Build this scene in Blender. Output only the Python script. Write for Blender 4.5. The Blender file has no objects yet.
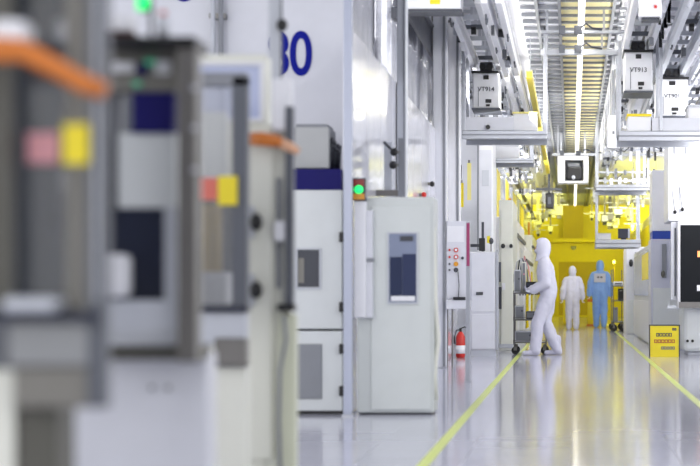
import bpy, bmesh, math, random
from mathutils import Vector, Matrix
random.seed(11)
SC = bpy.context.scene
COL = SC.collection
PI = math.pi
# ------------------------------------------------------------------ camera geometry (one-point perspective, long shifted lens)
F = 1800.0; VX = 572.0; VY = 294.0; EYE = 0.93
def X(px, Y): return (px - VX) / F * Y
def Z(py, Y): return EYE - (py - VY) / F * Y
def P(px, py, Y): return Vector((X(px, Y), Y, Z(py, Y)))

# ------------------------------------------------------------------ materials
def lin(h):
    h = h.lstrip('#'); out = []
    for i in (0, 2, 4):
        c = int(h[i:i+2], 16) / 255.0
        out.append(c / 12.92 if c <= 0.04045 else ((c + 0.055) / 1.055) ** 2.4)
    return (*out, 1.0)
def mat(name, hexc, rough=0.45, metal=0.0, var=0.06, scale=6.0, trans=0.0, alpha=1.0, emit=None, estr=0.0, coat=0.0, bump=0.0, bscale=60.0, spec=0.5):
    m = bpy.data.materials.new(name); m.use_nodes = True
    nt = m.node_tree; b = nt.nodes['Principled BSDF']
    tc = nt.nodes.new('ShaderNodeTexCoord'); nz = nt.nodes.new('ShaderNodeTexNoise')
    nz.inputs['Scale'].default_value = scale; nz.inputs['Detail'].default_value = 3
    nt.links.new(tc.outputs['Object'], nz.inputs['Vector'])
    c = lin(hexc)
    mx = nt.nodes.new('ShaderNodeMix'); mx.data_type = 'RGBA'
    mx.inputs[6].default_value = tuple(max(0, v * (1 - var)) for v in c[:3]) + (1,)
    mx.inputs[7].default_value = tuple(min(1, v * (1 + var)) for v in c[:3]) + (1,)
    nt.links.new(nz.outputs['Fac'], mx.inputs[0]); nt.links.new(mx.outputs[2], b.inputs['Base Color'])
    mr = nt.nodes.new('ShaderNodeMapRange')
    mr.inputs['To Min'].default_value = max(0.02, rough * 0.85); mr.inputs['To Max'].default_value = min(1, rough * 1.15)
    nt.links.new(nz.outputs['Fac'], mr.inputs['Value']); nt.links.new(mr.outputs['Result'], b.inputs['Roughness'])
    b.inputs['Metallic'].default_value = metal
    b.inputs['Specular IOR Level'].default_value = spec
    b.inputs['Transmission Weight'].default_value = trans
    b.inputs['Alpha'].default_value = alpha
    b.inputs['Coat Weight'].default_value = coat
    if emit:
        b.inputs['Emission Color'].default_value = lin(emit); b.inputs['Emission Strength'].default_value = estr
    if bump:
        n2 = nt.nodes.new('ShaderNodeTexNoise'); n2.inputs['Scale'].default_value = bscale
        nt.links.new(tc.outputs['Object'], n2.inputs['Vector'])
        bp = nt.nodes.new('ShaderNodeBump'); bp.inputs['Strength'].default_value = bump; bp.inputs['Distance'].default_value = 0.01
        nt.links.new(n2.outputs['Fac'], bp.inputs['Height']); nt.links.new(bp.outputs['Normal'], b.inputs['Normal'])
    return m
def clear_mat(name, hexc, opac, rough=0.1, gloss=0.15):
    """clear sheet: see-through, some body colour, some gloss"""
    m = bpy.data.materials.new(name); m.use_nodes = True
    nt = m.node_tree; nt.nodes.clear()
    out = nt.nodes.new('ShaderNodeOutputMaterial')
    tr = nt.nodes.new('ShaderNodeBsdfTransparent'); tr.inputs['Color'].default_value = tuple(0.86 + 0.14 * v for v in lin(hexc)[:3]) + (1,)
    df = nt.nodes.new('ShaderNodeBsdfDiffuse'); df.inputs['Color'].default_value = lin(hexc)
    gl = nt.nodes.new('ShaderNodeBsdfGlossy'); gl.inputs['Roughness'].default_value = rough
    tc = nt.nodes.new('ShaderNodeTexCoord'); nz = nt.nodes.new('ShaderNodeTexNoise'); nz.inputs['Scale'].default_value = 5
    nt.links.new(tc.outputs['Object'], nz.inputs['Vector'])
    mr = nt.nodes.new('ShaderNodeMapRange'); mr.inputs['To Min'].default_value = opac * 0.8; mr.inputs['To Max'].default_value = min(1, opac * 1.2)
    nt.links.new(nz.outputs['Fac'], mr.inputs['Value'])
    m1 = nt.nodes.new('ShaderNodeMixShader'); m2 = nt.nodes.new('ShaderNodeMixShader')
    nt.links.new(mr.outputs['Result'], m1.inputs[0]); nt.links.new(tr.outputs[0], m1.inputs[1]); nt.links.new(df.outputs[0], m1.inputs[2])
    m2.inputs[0].default_value = gloss
    nt.links.new(m1.outputs[0], m2.inputs[1]); nt.links.new(gl.outputs[0], m2.inputs[2]); nt.links.new(m2.outputs[0], out.inputs['Surface'])
    return m
M = dict(
    white=mat('white_paint', '#e4e5ea', 0.35), lilac=mat('lilac_white_paint', '#d3d5dd', 0.35), cream=mat('cream_paint', '#dfe0d6', 0.4),
    greywhite=mat('grey_white_paint', '#cfd3d4', 0.4), pale=mat('pale_grey_paint', '#bfc3cb', 0.4), midgrey=mat('mid_grey_paint', '#83868d', 0.45),
    slate=mat('slate_grey_paint', '#555962', 0.45), dark=mat('dark_grey_plastic', '#3a3d46', 0.4), black=mat('black_plastic', '#141418', 0.4),
    navy=mat('navy_plastic', '#1d2338', 0.35), indigo=mat('indigo_paint', '#16135c', 0.6, spec=0.2), blue=mat('blue_paint', '#1c3fa0', 0.4),
    signblue=mat('blue_lettering', '#0a178c', 0.7, var=0.03, spec=0.2), alu=mat('brushed_aluminium', '#b4b7bf', 0.32, 0.7, scale=20),
    steel=mat('steel_grey', '#747270', 0.35, 0.5, scale=18), olive=mat('olive_grey_paint', '#54534c', 0.5), taupe=mat('taupe_grey_paint', '#7a7872', 0.5),
    orange=mat('orange_plastic', '#cc7428', 0.4), peach=mat('peach_plastic', '#e2b08e', 0.4), yellow=mat('yellow_plastic', '#e6d21a', 0.4), red=mat('red_plastic', '#c4281e', 0.35),
    pink=mat('pink_label', '#e2a0a8', 0.5), magenta=mat('magenta_strip', '#a03a68', 0.4), beige=mat('beige_resin', '#b09a66', 0.4),
    mustard=mat('mustard_lit_wall', '#b3a010', 0.45), yellowwall=mat('yellow_lit_wall', '#dccf08', 0.4), paleyellow=mat('pale_yellow_panel', '#e6dc8a', 0.4),  # yellow lamp light of the far bay put into both wall colours
    ceilbay=mat('yellow_lit_ceiling_panel', '#f4e9ae', 0.5), skyblue=mat('pale_blue_window_film', '#b4bddb', 0.25),
    vent=mat('vent_mesh_grey', '#8d9096', 0.5, 0.3, bump=0.6, bscale=200), rubber=mat('black_rubber', '#1a1a1c', 0.6),
    skin=mat('skin', '#c79a80', 0.5), suit=mat('white_coverall_cloth', '#c9c9d8', 0.75, bump=0.15, bscale=30), bluesuit=mat('blue_coverall_cloth', '#86acec', 0.75, bump=0.15, bscale=30),
    glove=mat('white_glove', '#d0d2e0', 0.5), greenlamp=mat('green_lamp', '#20d060', 0.3, emit='#20ff80', estr=0.9), tealdim=mat('dim_green_lens', '#4fa888', 0.3, emit='#40c090', estr=0.25), redlamp=mat('red_lens', '#8a2020', 0.3),
    amber=mat('amber_lens', '#d09020', 0.3), lamp=mat('white_tube_lamp', '#ffffff', 0.4, emit='#fff8e6', estr=2.2), yellowlamp=mat('yellow_tube_lamp', '#fff080', 0.4, emit='#ffe860', estr=6.0),
    line=mat('yellow_green_floor_tape', '#d4e26a', 0.3, var=0.08, scale=3), screen=mat('dark_screen_glass', '#14171c', 0.3, spec=0.12), amberlight=mat('amber_reflection', '#e08040', 0.3, emit='#ff9a60', estr=1.2),
    ink=mat('dark_print', '#40424a', 0.6),
)
M['glass'] = clear_mat('grey_clear_sheet', '#777c85', 0.16, 0.15, 0.05)
M['curtain'] = clear_mat('clear_vinyl_curtain', '#e2e4ee', 0.17, 0.12, 0.16)
M['yellowfilm'] = clear_mat('yellow_vinyl_film', '#f0d820', 0.75, 0.15, 0.12)

# ------------------------------------------------------------------ mesh builder
class MB:
    def __init__(s): s.v = []; s.f = []
    def add(s, vs, fs):
        b = len(s.v); s.v += [tuple(v) for v in vs]; s.f += [tuple(b + i for i in f) for f in fs]; return s
    def box(s, x0, x1, y0, y1, z0, z1):
        if x0 > x1: x0, x1 = x1, x0
        if y0 > y1: y0, y1 = y1, y0
        if z0 > z1: z0, z1 = z1, z0
        v = [(x, y, z) for z in (z0, z1) for y in (y0, y1) for x in (x0, x1)]
        return s.add(v, [(0,2,3,1),(4,5,7,6),(0,1,5,4),(2,6,7,3),(0,4,6,2),(1,3,7,5)])
    def fb(s, a, b, t, u, Y, D):            # frontal box from photo measurements at depth Y, going back by D; u None = to the floor
        return s.box(X(a, Y), X(b, Y), Y, Y + D, 0.0 if u is None else Z(u, Y), Z(t, Y))
    def ring_strip(s, rings, cap=True, closed=False):
        n = len(rings[0]); b = len(s.v)
        for r in rings: s.v += [tuple(p) for p in r]
        for k in range(len(rings) - (0 if closed else 1)):
            k2 = (k + 1) % len(rings)
            for i in range(n):
                j = (i + 1) % n
                s.f.append((b + k*n + i, b + k*n + j, b + k2*n + j, b + k2*n + i))
        if cap and not closed:
            s.f.append(tuple(b + i for i in reversed(range(n)))); s.f.append(tuple(b + (len(rings)-1)*n + i for i in range(n)))
        return s
    def tube(s, pts, r, n=10, flat=1.0, up=None):
        pts = [Vector(p) for p in pts]; rings = []
        for i, p in enumerate(pts):
            t = (pts[min(i+1, len(pts)-1)] - pts[max(i-1, 0)]).normalized()
            a = t.cross(Vector(up) if up else (Vector((0,0,1)) if abs(t.z) < 0.9 else Vector((0,1,0)))).normalized(); c = a.cross(t)
            rr = r[i] if isinstance(r, (list, tuple)) else r
            rings.append([p + a*math.cos(2*PI*k/n)*rr*flat + c*math.sin(2*PI*k/n)*rr for k in range(n)])
        return s.ring_strip(rings)
    def cyl(s, p, q, r, n=14, r2=None): return s.tube([p, q], [r, r if r2 is None else r2], n)
    def ell(s, c, r, nu=16, nv=10):
        c = Vector(c); vs = [c + Vector((0,0,r[2]))]
        for j in range(1, nv):
            th = PI*j/nv
            for i in range(nu):
                ph = 2*PI*i/nu
                vs.append(c + Vector((r[0]*math.sin(th)*math.cos(ph), r[1]*math.sin(th)*math.sin(ph), r[2]*math.cos(th))))
        vs.append(c - Vector((0,0,r[2]))); fs = []
        for i in range(nu):
            k = (i+1) % nu
            fs.append((0, 1+i, 1+k)); fs.append((len(vs)-1, 1+(nv-2)*nu+k, 1+(nv-2)*nu+i))
            for j in range(nv-2): fs.append((1+j*nu+i, 1+(j+1)*nu+i, 1+(j+1)*nu+k, 1+j*nu+k))
        return s.add(vs, fs)
    def capsule(s, p, q, r, r2=None):       # round cone, for remeshed figures
        r2 = r if r2 is None else r2
        s.cyl(p, q, r, 14, r2); s.ell(p, (r,)*3, 14, 8); s.ell(q, (r2,)*3, 14, 8); return s
    def frame(s, x0, x1, z0, z1, y0, y1, w):   # frontal rectangular frame as one connected ring
        def R(y): return [(x0,y,z0),(x1,y,z0),(x1,y,z1),(x0,y,z1)], [(x0+w,y,z0+w),(x1-w,y,z0+w),(x1-w,y,z1-w),(x0+w,y,z1-w)]
        (a, b), (c, d) = R(y0), R(y1)
        vs = a + b + c + d; fs = []
        for i in range(4):
            j = (i+1) % 4
            fs += [(i, j, 4+j, 4+i), (8+j, 8+i, 12+i, 12+j), (j, i, 8+i, 8+j), (4+i, 4+j, 12+j, 12+i)]
        return s.add(vs, fs)
    def wavy(s, y0, y1, z0, z1, x, amp, n):     # rippled hanging sheet along Y, with thickness
        th = 0.004
        A = [(x + amp*math.sin(i*2.1) + amp*0.5*math.sin(i*0.77+1), y0 + (y1-y0)*i/n) for i in range(n+1)]
        rings = [[(a, b, z0), (a+th, b, z0), (a+th, b, z1), (a, b, z1)] for a, b in A]
        return s.ring_strip(rings)

def root_of(o):
    while o.parent: o = o.parent
    return o
def part(name, mb, material, parent=None, label=None, bev=0.0, smooth=False, mods=None, local=False):
    me = bpy.data.meshes.new(name)
    off = Vector((0,0,0))
    if parent is not None and not local: off = root_of(parent).location.copy()
    me.from_pydata([Vector(v) - off for v in mb.v], [], mb.f); me.update()
    bm = bmesh.new(); bm.from_mesh(me); bmesh.ops.recalc_face_normals(bm, faces=bm.faces); bm.to_mesh(me); bm.free()
    o = bpy.data.objects.new(name, me); COL.objects.link(o)
    me.materials.append(M[material] if isinstance(material, str) else material)
    if parent is not None: o.parent = parent
    if label: o['label'] = label
    if bev:
        b = o.modifiers.new('b', 'BEVEL'); b.width = bev; b.segments = 2; b.limit_method = 'ANGLE'
    if mods: mods(o)
    if smooth:
        for p in me.polygons: p.use_smooth = True
    return o
def tag(o, label, cat, group=None):
    o['label'] = label; o['category'] = cat
    if group: o['group'] = group
    return o
def thing(name, label, cat, loc, group=None):
    o = bpy.data.objects.new(name, None); COL.objects.link(o); o.location = loc; o.empty_display_size = 0.1
    return tag(o, label, cat, group)
def struct(name, mb, material, bev=0.0):
    o = part(name, mb, material, None, bev=bev); o['kind'] = 'structure'; return o
def text_mesh(name, body, size, material, parent, loc, depth=0.004, rot=(PI/2, 0, 0), offset=0.0):
    cu = bpy.data.curves.new(name, 'FONT'); cu.body = body; cu.size = size; cu.extrude = depth; cu.align_x = 'CENTER'; cu.align_y = 'CENTER'
    tmp = bpy.data.objects.new('tmp', cu); COL.objects.link(tmp); cu.materials.append(M[material]); cu.offset = offset
    dg = bpy.context.evaluated_depsgraph_get(); me = bpy.data.meshes.new_from_object(tmp.evaluated_get(dg), depsgraph=dg)
    bpy.data.objects.remove(tmp); o = bpy.data.objects.new(name, me); COL.objects.link(o)
    o.rotation_euler = rot
    if parent is not None:
        o.parent = parent; o.location = Vector(loc) - root_of(parent).location
    else: o.location = loc
    return o
def copy_tree(o, parent=None):
    c = o.copy(); COL.objects.link(c); c.parent = parent
    for ch in list(o.children): copy_tree(ch, c)
    return c
def base(px, Y): return (X(px, Y), Y, 0.0)

# ------------------------------------------------------------------ the room
H = 4.6; YEND = 74.0
def tile_mat():
    m = mat('glossy_floor_tile', '#b9bac6', 0.11, var=0.04, scale=0.8, spec=0.5)
    nt = m.node_tree; b = nt.nodes['Principled BSDF']
    tc = nt.nodes.new('ShaderNodeTexCoord'); br = nt.nodes.new('ShaderNodeTexBrick')
    br.offset = 0.0; br.inputs['Scale'].default_value = 1.0; br.inputs['Brick Width'].default_value = 0.6; br.inputs['Row Height'].default_value = 0.6
    br.inputs['Mortar Size'].default_value = 0.004; br.inputs['Mortar Smooth'].default_value = 0.3
    br.inputs['Color1'].default_value = lin('#bdbecb'); br.inputs['Color2'].default_value = lin('#b5b6c4'); br.inputs['Mortar'].default_value = lin('#a6a7b3')
    nt.links.new(tc.outputs['Object'], br.inputs['Vector']); nt.links.new(br.outputs['Color'], b.inputs['Base Color'])
    bp = nt.nodes.new('ShaderNodeBump'); bp.inputs['Strength'].default_value = 0.25; bp.inputs['Distance'].default_value = 0.002; bp.invert = True
    nz = nt.nodes.new('ShaderNodeTexNoise'); nz.inputs['Scale'].default_value = 1.4
    mp = nt.nodes.new('ShaderNodeMapping'); mp.inputs['Scale'].default_value = (1.0, 1.0, 1.0)
    nt.links.new(tc.outputs['Object'], mp.inputs['Vector']); nt.links.new(mp.outputs['Vector'], nz.inputs['Vector'])
    ad = nt.nodes.new('ShaderNodeMath'); ad.operation = 'ADD'
    nt.links.new(br.outputs['Fac'], ad.inputs[0]); nt.links.new(nz.outputs['Fac'], ad.inputs[1])
    nt.links.new(ad.outputs[0], bp.inputs['Height']); nt.links.new(bp.outputs['Normal'], b.inputs['Normal'])
    return m
struct('floor', MB().box(-6, 6, -4, YEND + .2, -0.1, 0), tile_mat())
struct('ceiling', MB().box(-6, 6, -4, YEND + .2, H, H + 0.1), mat('ceiling_panel_white', '#d9dae2', 0.6))
struct('wall_back', MB().box(-6, 6, YEND, YEND + .2, 0, H), 'yellowwall')
# filter bay over the aisle with its grid; yellow light put into panel colour
struct('ceiling_bay', MB().box(-0.16, 0.53, 16, YEND, H - 0.03, H - 0.002), 'ceilbay')
gb = MB()
for x in (-0.45, -0.16, 0.53, 0.64):
    gb.box(x - .02, x + .02, 14, YEND, H - 0.07, H - 0.01)
y = 15.0
while y < YEND:
    gb.box(-0.66, 0.66, y, y + 0.06, H - 0.06, H - 0.012); y += 0.6
struct('ceiling_grid', gb, 'midgrey')
# floor tape
for n, xc in (('trim_1', -0.808), ('trim_2', 1.075)):
    struct(n, MB().box(xc - 0.032, xc + 0.032, 6, 70, 0.0005, 0.003), 'line')

# left glossy wall, panelled
def wall_panels(name, x, y0, y1, z0, z1, step, material):
    mb = MB(); yy = y0
    mb.box(x - .06, x - .012, y0, y1, z0, z1)
    while yy < y1 - .01:
        mb.box(x - .02, x, yy + .006, min(yy + step, y1) - .006, z0 + .01, z1); yy += step
    return struct(name, mb, material)
glossw = mat('glossy_white_wall_panel', '#dcdde6', 0.14, coat=0.3, bump=0.05, bscale=3)
wall_panels('wall_bay_left', -1.72, 13.98, 27.0, 0, 3.0, 1.1, glossw)
wall_panels('wall_aisle_left', -1.55, 31.0, YEND - .1, 0, 3.75, 1.5, glossw)
wall_panels('wall_behind_left', -2.9, 15.2, 30.0, 0, H, 1.2, mat('grey_wall_panel', '#9fa2ac', 0.4))
struct('wall_return_left', MB().box(-6, -1.62, 31.0, 31.1, 0, H), 'lilac')
mb = MB(); yy = 29.0
mb.box(2.45, 2.5, 29, YEND - .1, 0, 3.4)
struct('wall_aisle_right', mb, 'white')
# partition with the number
struct('wall_partition', MB().box(-6, X(346, 14.9), 14.9, 15.0, 0, H), 'lilac')

# ------------------------------------------------------------------ wall numbers
n = thing('wall_number', 'large blue number 80 painted on the white partition', 'number', (X(290, 14.9), 14.895, Z(55, 14.9)))
for ch, px in (('8', 278), ('0', 301)):
    o = text_mesh('digit', ch, 0.50, 'signblue', n, (X(px, 14.9), 14.895, Z(56, 14.9)), 0.003, offset=0.008); o.scale = (0.78, 1.02, 1)
n = thing('wall_number', 'blue numeral cut off by the top edge, left of the number 80', 'number', (X(184, 14.9), 14.895, Z(-18, 14.9)))
o = text_mesh('digit', '0', 0.50, 'signblue', n, (X(184, 14.9), 14.895, Z(-18, 14.9)), 0.003, offset=0.008)

# pipes on the partition
t = thing('wall_pipe', 'pale grey twin pipe running down the white partition left of the number', 'pipe', (X(216, 14.8), 14.8, 0))
part('pipe', MB().cyl((X(213, 14.8), 14.8, 1.2), (X(213, 14.8), 14.8, H), .022), 'pale', t, smooth=True)
part('pipe', MB().cyl((X(221, 14.8), 14.8, 1.2), (X(221, 14.8), 14.8, H), .022), 'midgrey', t, smooth=True)
part('clamp', MB().box(X(209, 14.8), X(225, 14.8), 14.8, 14.9, 3.2, 3.24), 'steel', t)
t = thing('support_pole', 'pale blurred pole with a black knob above the cream cabinet', 'pole', (X(275, 8.3), 8.3, 0))
part('shaft', MB().fb(268, 281, -60, None, 8.3, .05), 'pale', t, bev=.006)
part('knob', MB().ell(P(282, 25, 8.27), (.026, .02, .03)), 'black', t, smooth=True)
part('wire', MB().tube([P(280, -60, 8.27), P(281.5, 0, 8.27), P(281.5, 60, 8.27), P(281, 125, 8.27)], .005), 'slate', t)

# ------------------------------------------------------------------ nearest tool (behind blurred glass door)
Y1 = 3.3
t = thing('process_tool', 'grey glazed process tool nearest the camera with an orange jointed arm', 'machine', base(20, Y1))
pm = part('door_frame', MB().fb(87, 104, -70, 408, Y1, .05), 'slate', t, bev=.004)
part('edge_highlight', MB().fb(95, 98, -70, 300, Y1 - .004, .003), 'alu', pm)  # bright strip laid on for the highlights along the post
for a, b, m_ in ((66, 81, 'taupe'), (-10, 8, 'olive')):
    part('frame_post', MB().fb(a, b, -70, 312, Y1 + .03, .05), m_, t, bev=.004)
part('top_rail', MB().fb(-100, 104, -95, -70, Y1, .7), 'slate', t)
part('glass_panel', MB().fb(8, 88, -70, 300, Y1 + .10, .008), 'glass', t)
part('back_panel', MB().fb(-130, 92, -110, 320, Y1 + .7, .03), 'slate', t)
part('side_panel', MB().box(X(-100, Y1), X(-96, Y1), Y1, Y1 + .7, 0, Z(-70, Y1)), 'slate', t)
part('controller_box', MB().fb(44, 60, 168, 234, Y1 + .3, .12), 'navy', t, bev=.006)
part('controller_box', MB().fb(65, 78, 192, 236, Y1 + .35, .12), 'black', t, bev=.006)
part('canister', MB().cyl(P(60, 40, Y1 + .4), P(60, 20, Y1 + .4), .012), 'white', t, smooth=True)
part('ledge', MB().fb(-60, 98, 312, 322, Y1 - .02, .08), 'navy', t, bev=.004)
part('tray', MB().fb(1, 53, 298, 312, Y1 - .05, .1), 'pale', t, bev=.008)
part('apron_panel', MB().fb(8, 88, 322, 366, Y1, .05), mat('satin_grey_panel', '#8d8f91', .4, .2), t, bev=.004, label='brushed silver apron panel')
part('lower_panel', MB().fb(14, 102, 366, 408, Y1 + .01, .06), 'taupe', t, bev=.006)
part('leg', MB().fb(16, 58, 408, None, Y1 + .05, .12), 'olive', t, bev=.004)
part('leg', MB().fb(-95, -60, 322, None, Y1 + .05, .12), 'olive', t, bev=.004)
part('base_plinth', MB().fb(-100, 14, 370, None, Y1 + .04, .04), 'cream', t)
part('warning_label', MB().fb(27, 58, 133, 163, Y1 + .088, .006), 'pink', t, label='pink and white warning label')
part('caution_label', MB().fb(63, 88, 124, 164, Y1 - .01, .006), 'yellow', t, label='yellow caution label')
arm = part('handle_arm', MB().tube([P(-30, 51, Y1 - .06), P(0, 50, Y1 - .06), P(24, 51, Y1 - .06), P(60, 70, Y1 - .06), P(84, 84, Y1 - .06), P(106, 91, Y1 - .06)], [.024, .024, .022, .019, .018, .015], flat=.6), 'orange', t, smooth=True, label='orange jointed arm')
part('arm_bracket', MB().fb(-10, 24, 19, 41, Y1 - .06, .07), 'white', arm, bev=.01)

# ------------------------------------------------------------------ second tool
Y2 = 4.7
t = thing('process_tool', 'pale process tool with an indigo panel and dark window, second from the camera', 'machine', base(150, Y2))
lc = part('lower_cabinet', MB().fb(58, 208, 352, None, Y2 + .06, .12), 'lilac', t, bev=.01)
for q in (152, 168): part('screw', MB().cyl(P(q, 388, Y2 + .07), P(q, 388, Y2 + .05), .006), 'slate', lc)
part('under_sill_shade', MB().fb(98, 203, 345, 360, Y2, .1), 'olive', t, bev=.004)  # olive strip laid in for the shade beneath the sill
part('sill', MB().fb(104, 180, 300, 345, Y2 - .04, .06), 'pale', t, bev=.006, label='grey blue sill tray')
part('sill_edge', MB().fb(104, 176, 336, 345, Y2 - .055, .02), 'alu', t)
fp = part('frame_post', MB().fb(177, 197, 47, 362, Y2 - .1, .06), 'steel', t, bev=.006)
for q in (88, 128, 170): part('bolt', MB().ell(P(194, q, Y2 - .1), (.008, .006, .008)), 'alu', fp)
part('frame_post', MB().fb(101, 108, 46, 300, Y2, .05), 'slate', t)
part('upper_box', MB().fb(104, 177, 46, 92, Y2, .1), 'taupe', t, bev=.006)
part('shelf_board', MB().fb(102, 195, 36, 46, Y2 - .11, .18), 'black', t, bev=.003)
part('indigo_panel', MB().fb(132, 174, 92, 133, Y2, .04), 'indigo', t, bev=.003)
part('white_panel', MB().fb(118, 176, 133, 208, Y2 + .01, .04), 'greywhite', t, bev=.003)
part('side_panel', MB().fb(106, 120, 92, 208, Y2 + .05, .05), 'midgrey', t)
part('window_pane', MB().fb(107, 164, 208, 300, Y2 + .02, .03), 'navy', t, label='dark navy window pane')
part('window_trim', MB().fb(164, 177, 208, 300, Y2 + .0, .04), 'pale', t)
part('back_panel', MB().fb(98, 182, 60, 320, Y2 + .45, .03), 'slate', t)
part('white_block', MB().fb(102, 127, 254, 297, Y2 - .06, .07), 'white', t, bev=.015)
part('indicator', MB().ell(P(150, 62, Y2 - .01), (.014, .010, .008)), 'tealdim', t, smooth=True)
part('indicator', MB().ell(P(137, 84, Y2 - .01), (.012, .01, .007)), 'tealdim', t, smooth=True)
part('name_plate', MB().fb(112, 134, 62, 72, Y2 - .006, .01), 'white', t)
part('name_plate', MB().fb(155, 170, 60, 74, Y2 - .006, .01), 'white', t)
part('switch_box', MB().fb(137, 146, 64, 75, Y2 - .012, .02), 'indigo', t)
sl = thing('signal_lamp', 'slim signal lamp with a glowing green lens on the second tool', 'lamp', (X(145, Y2 + .1), Y2 + .1, Z(36, Y2 + .1)))
part('pole', MB().cyl(P(151, 36, Y2 + .1), P(151, 0, Y2 + .1), .006), 'dark', sl)
part('lens', MB().cyl(P(143, 10, Y2 + .1), P(143, -4, Y2 + .1), .017), 'greenlamp', sl, smooth=True)
part('bracket', MB().box(X(141, Y2 + .1), X(153, Y2 + .1), Y2 + .095, Y2 + .105, Z(12, Y2 + .1), Z(9, Y2 + .1)), 'dark', sl)
b_ = thing('parts_box', 'white box with a dark red base on the shelf of the second tool', 'box', (X(120, Y2 + .05), Y2 + .05, Z(36, Y2 + .05)))
part('box_body', MB().fb(110, 131, 14, 31, Y2 - .02, .06), 'white', b_, bev=.008)
part('box_base', MB().fb(106, 133, 31, 36, Y2 - .02, .06), mat('dark_red_plastic', '#3c1418', .4), b_)
b_ = thing('bottle', 'small grey bottle with a red cap on the shelf of the second tool', 'bottle', (X(163, Y2 + .05), Y2 + .05, Z(36, Y2 + .05)))
part('bottle_body', MB().cyl(P(163, 36, Y2 + .05), P(163, 16, Y2 + .05), .014), 'pale', b_, smooth=True)
part('cap', MB().cyl(P(163, 16, Y2 + .05), P(163, 11, Y2 + .05), .009), 'red', b_, smooth=True)

# ------------------------------------------------------------------ third tool
Y3 = 6.7
t = thing('process_tool', 'narrow glass fronted tool holding a beige canister beside the cream cabinet', 'machine', base(222, Y3))
part('frame_post', MB().fb(232, 247, 76, 312, Y3, .06), 'slate', t, bev=.004)
part('frame_post', MB().fb(190, 199, 76, 312, Y3, .06), 'slate', t, bev=.004)
part('top_rail', MB().fb(190, 247, 72, 86, Y3, .06), 'midgrey', t, bev=.004)
part('bottom_rail', MB().fb(190, 247, 306, 312, Y3 - .02, .08), 'navy', t)
part('glass_panel', MB().fb(199, 232, 86, 306, Y3 + .03, .006), 'glass', t)
part('inner_panel', MB().fb(199, 226, 112, 178, Y3 + .3, .03), 'greywhite', t)
part('blue_panel', MB().fb(199, 226, 86, 112, Y3 + .3, .03), 'skyblue', t)
part('back_panel', MB().fb(190, 247, 178, 312, Y3 + .35, .03), 'slate', t)
part('canister', MB().cyl(P(211, 272, Y3 + .18), P(211, 204, Y3 + .18), .042), 'beige', t, smooth=True, label='beige canister')
part('canister_base', MB().fb(201, 226, 272, 304, Y3 + .1, .14), 'white', t, bev=.008)
part('warning_label', MB().fb(196, 218, 178, 200, Y3 + .018, .008), mat('red_warning_label', '#df7668', .5), t, label='red warning label')
part('caution_label', MB().fb(218, 237, 176, 205, Y3 - .012, .008), 'yellow', t, label='yellow caution label')
part('sill', MB().fb(196, 246, 312, 345, Y3, .07), 'pale', t, bev=.006)
part('drain_block', MB().fb(214, 246, 338, 367, Y3 - .02, .08), 'steel', t, bev=.01)
part('lower_cabinet', MB().fb(190, 246, 367, None, Y3 + .02, .1), 'cream', t)

Yc = 7.35
t = thing('tool_cabinet', 'tall cream tool cabinet with black latches and an orange strap', 'cabinet', base(250, Yc))
part('body', MB().fb(186, 266, 54, None, Yc, .14), 'cream', t, bev=.01)
part('side_column', MB().fb(266, 290, 124, None, Yc, .12), 'cream', t, bev=.01)
part('window_frame', MB().frame(X(192, Yc), X(264, Yc), Z(122, Yc), Z(62, Yc), Yc - .015, Yc + .001, .015), 'white', t)
part('window_pane', MB().fb(196, 260, 66, 118, Yc - .006, .008), 'skyblue', t, label='pale blue window pane')
part('door_panel', MB().fb(248, 272, 126, 460, Yc - .02, .025), 'cream', t, bev=.006)
for a in (214, 282):
    pl = part('latch_plate', MB().fb(246, 254, a - 8, a + 24, Yc - .035, .02), 'pale', t, bev=.003)
    part('latch_knob', MB().ell(P(256, a + 8, Yc - .05), (.026, .03, .036)), 'black', pl, smooth=True)
st = part('strap', MB().tube([P(250, 139, Yc - .06), P(262, 139, Yc - .08), P(276, 141, Yc - .08), P(281, 142, Yc - .07)], [.026, .028, .026, .02], flat=.5), 'orange', t, smooth=True, label='orange strap')
part('strap_end', MB().tube([P(279, 142, Yc - .07), P(290, 147, Yc - .06), P(299, 152, Yc - .05)], [.022, .022, .014], flat=.5), 'peach', st, smooth=True)
part('hinge_block', MB().fb(272, 291, 78, 131, Yc - .05, .06), 'white', t, bev=.01)
part('hinge_block', MB().fb(274, 287, 221, 241, Yc - .05, .06), 'white', t, bev=.006)
for a, b in ((178, 221), (241, 288)): part('slot', MB().fb(276, 281, a, b, Yc - .012, .014), 'midgrey', t)
part('door_post', MB().fb(285, 293, 106, 309, Yc - .06, .05), 'slate', t, bev=.004)
part('post_foot', MB().fb(277, 294, 304, 311, Yc - .07, .07), 'black', t)
part('lower_strip', MB().fb(279, 296, 314, None, Yc - .04, .06), mat('pale_green_cream_paint', '#d3d6c0', .4), t, bev=.008)
part('hose', MB().tube([P(284, 315, Yc - .06), P(286, 340, Yc - .06), P(280, 370, Yc - .06), P(279, 420, Yc - .06), P(281, 500, Yc - .06)], .008), 'midgrey', t, smooth=True)

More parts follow.
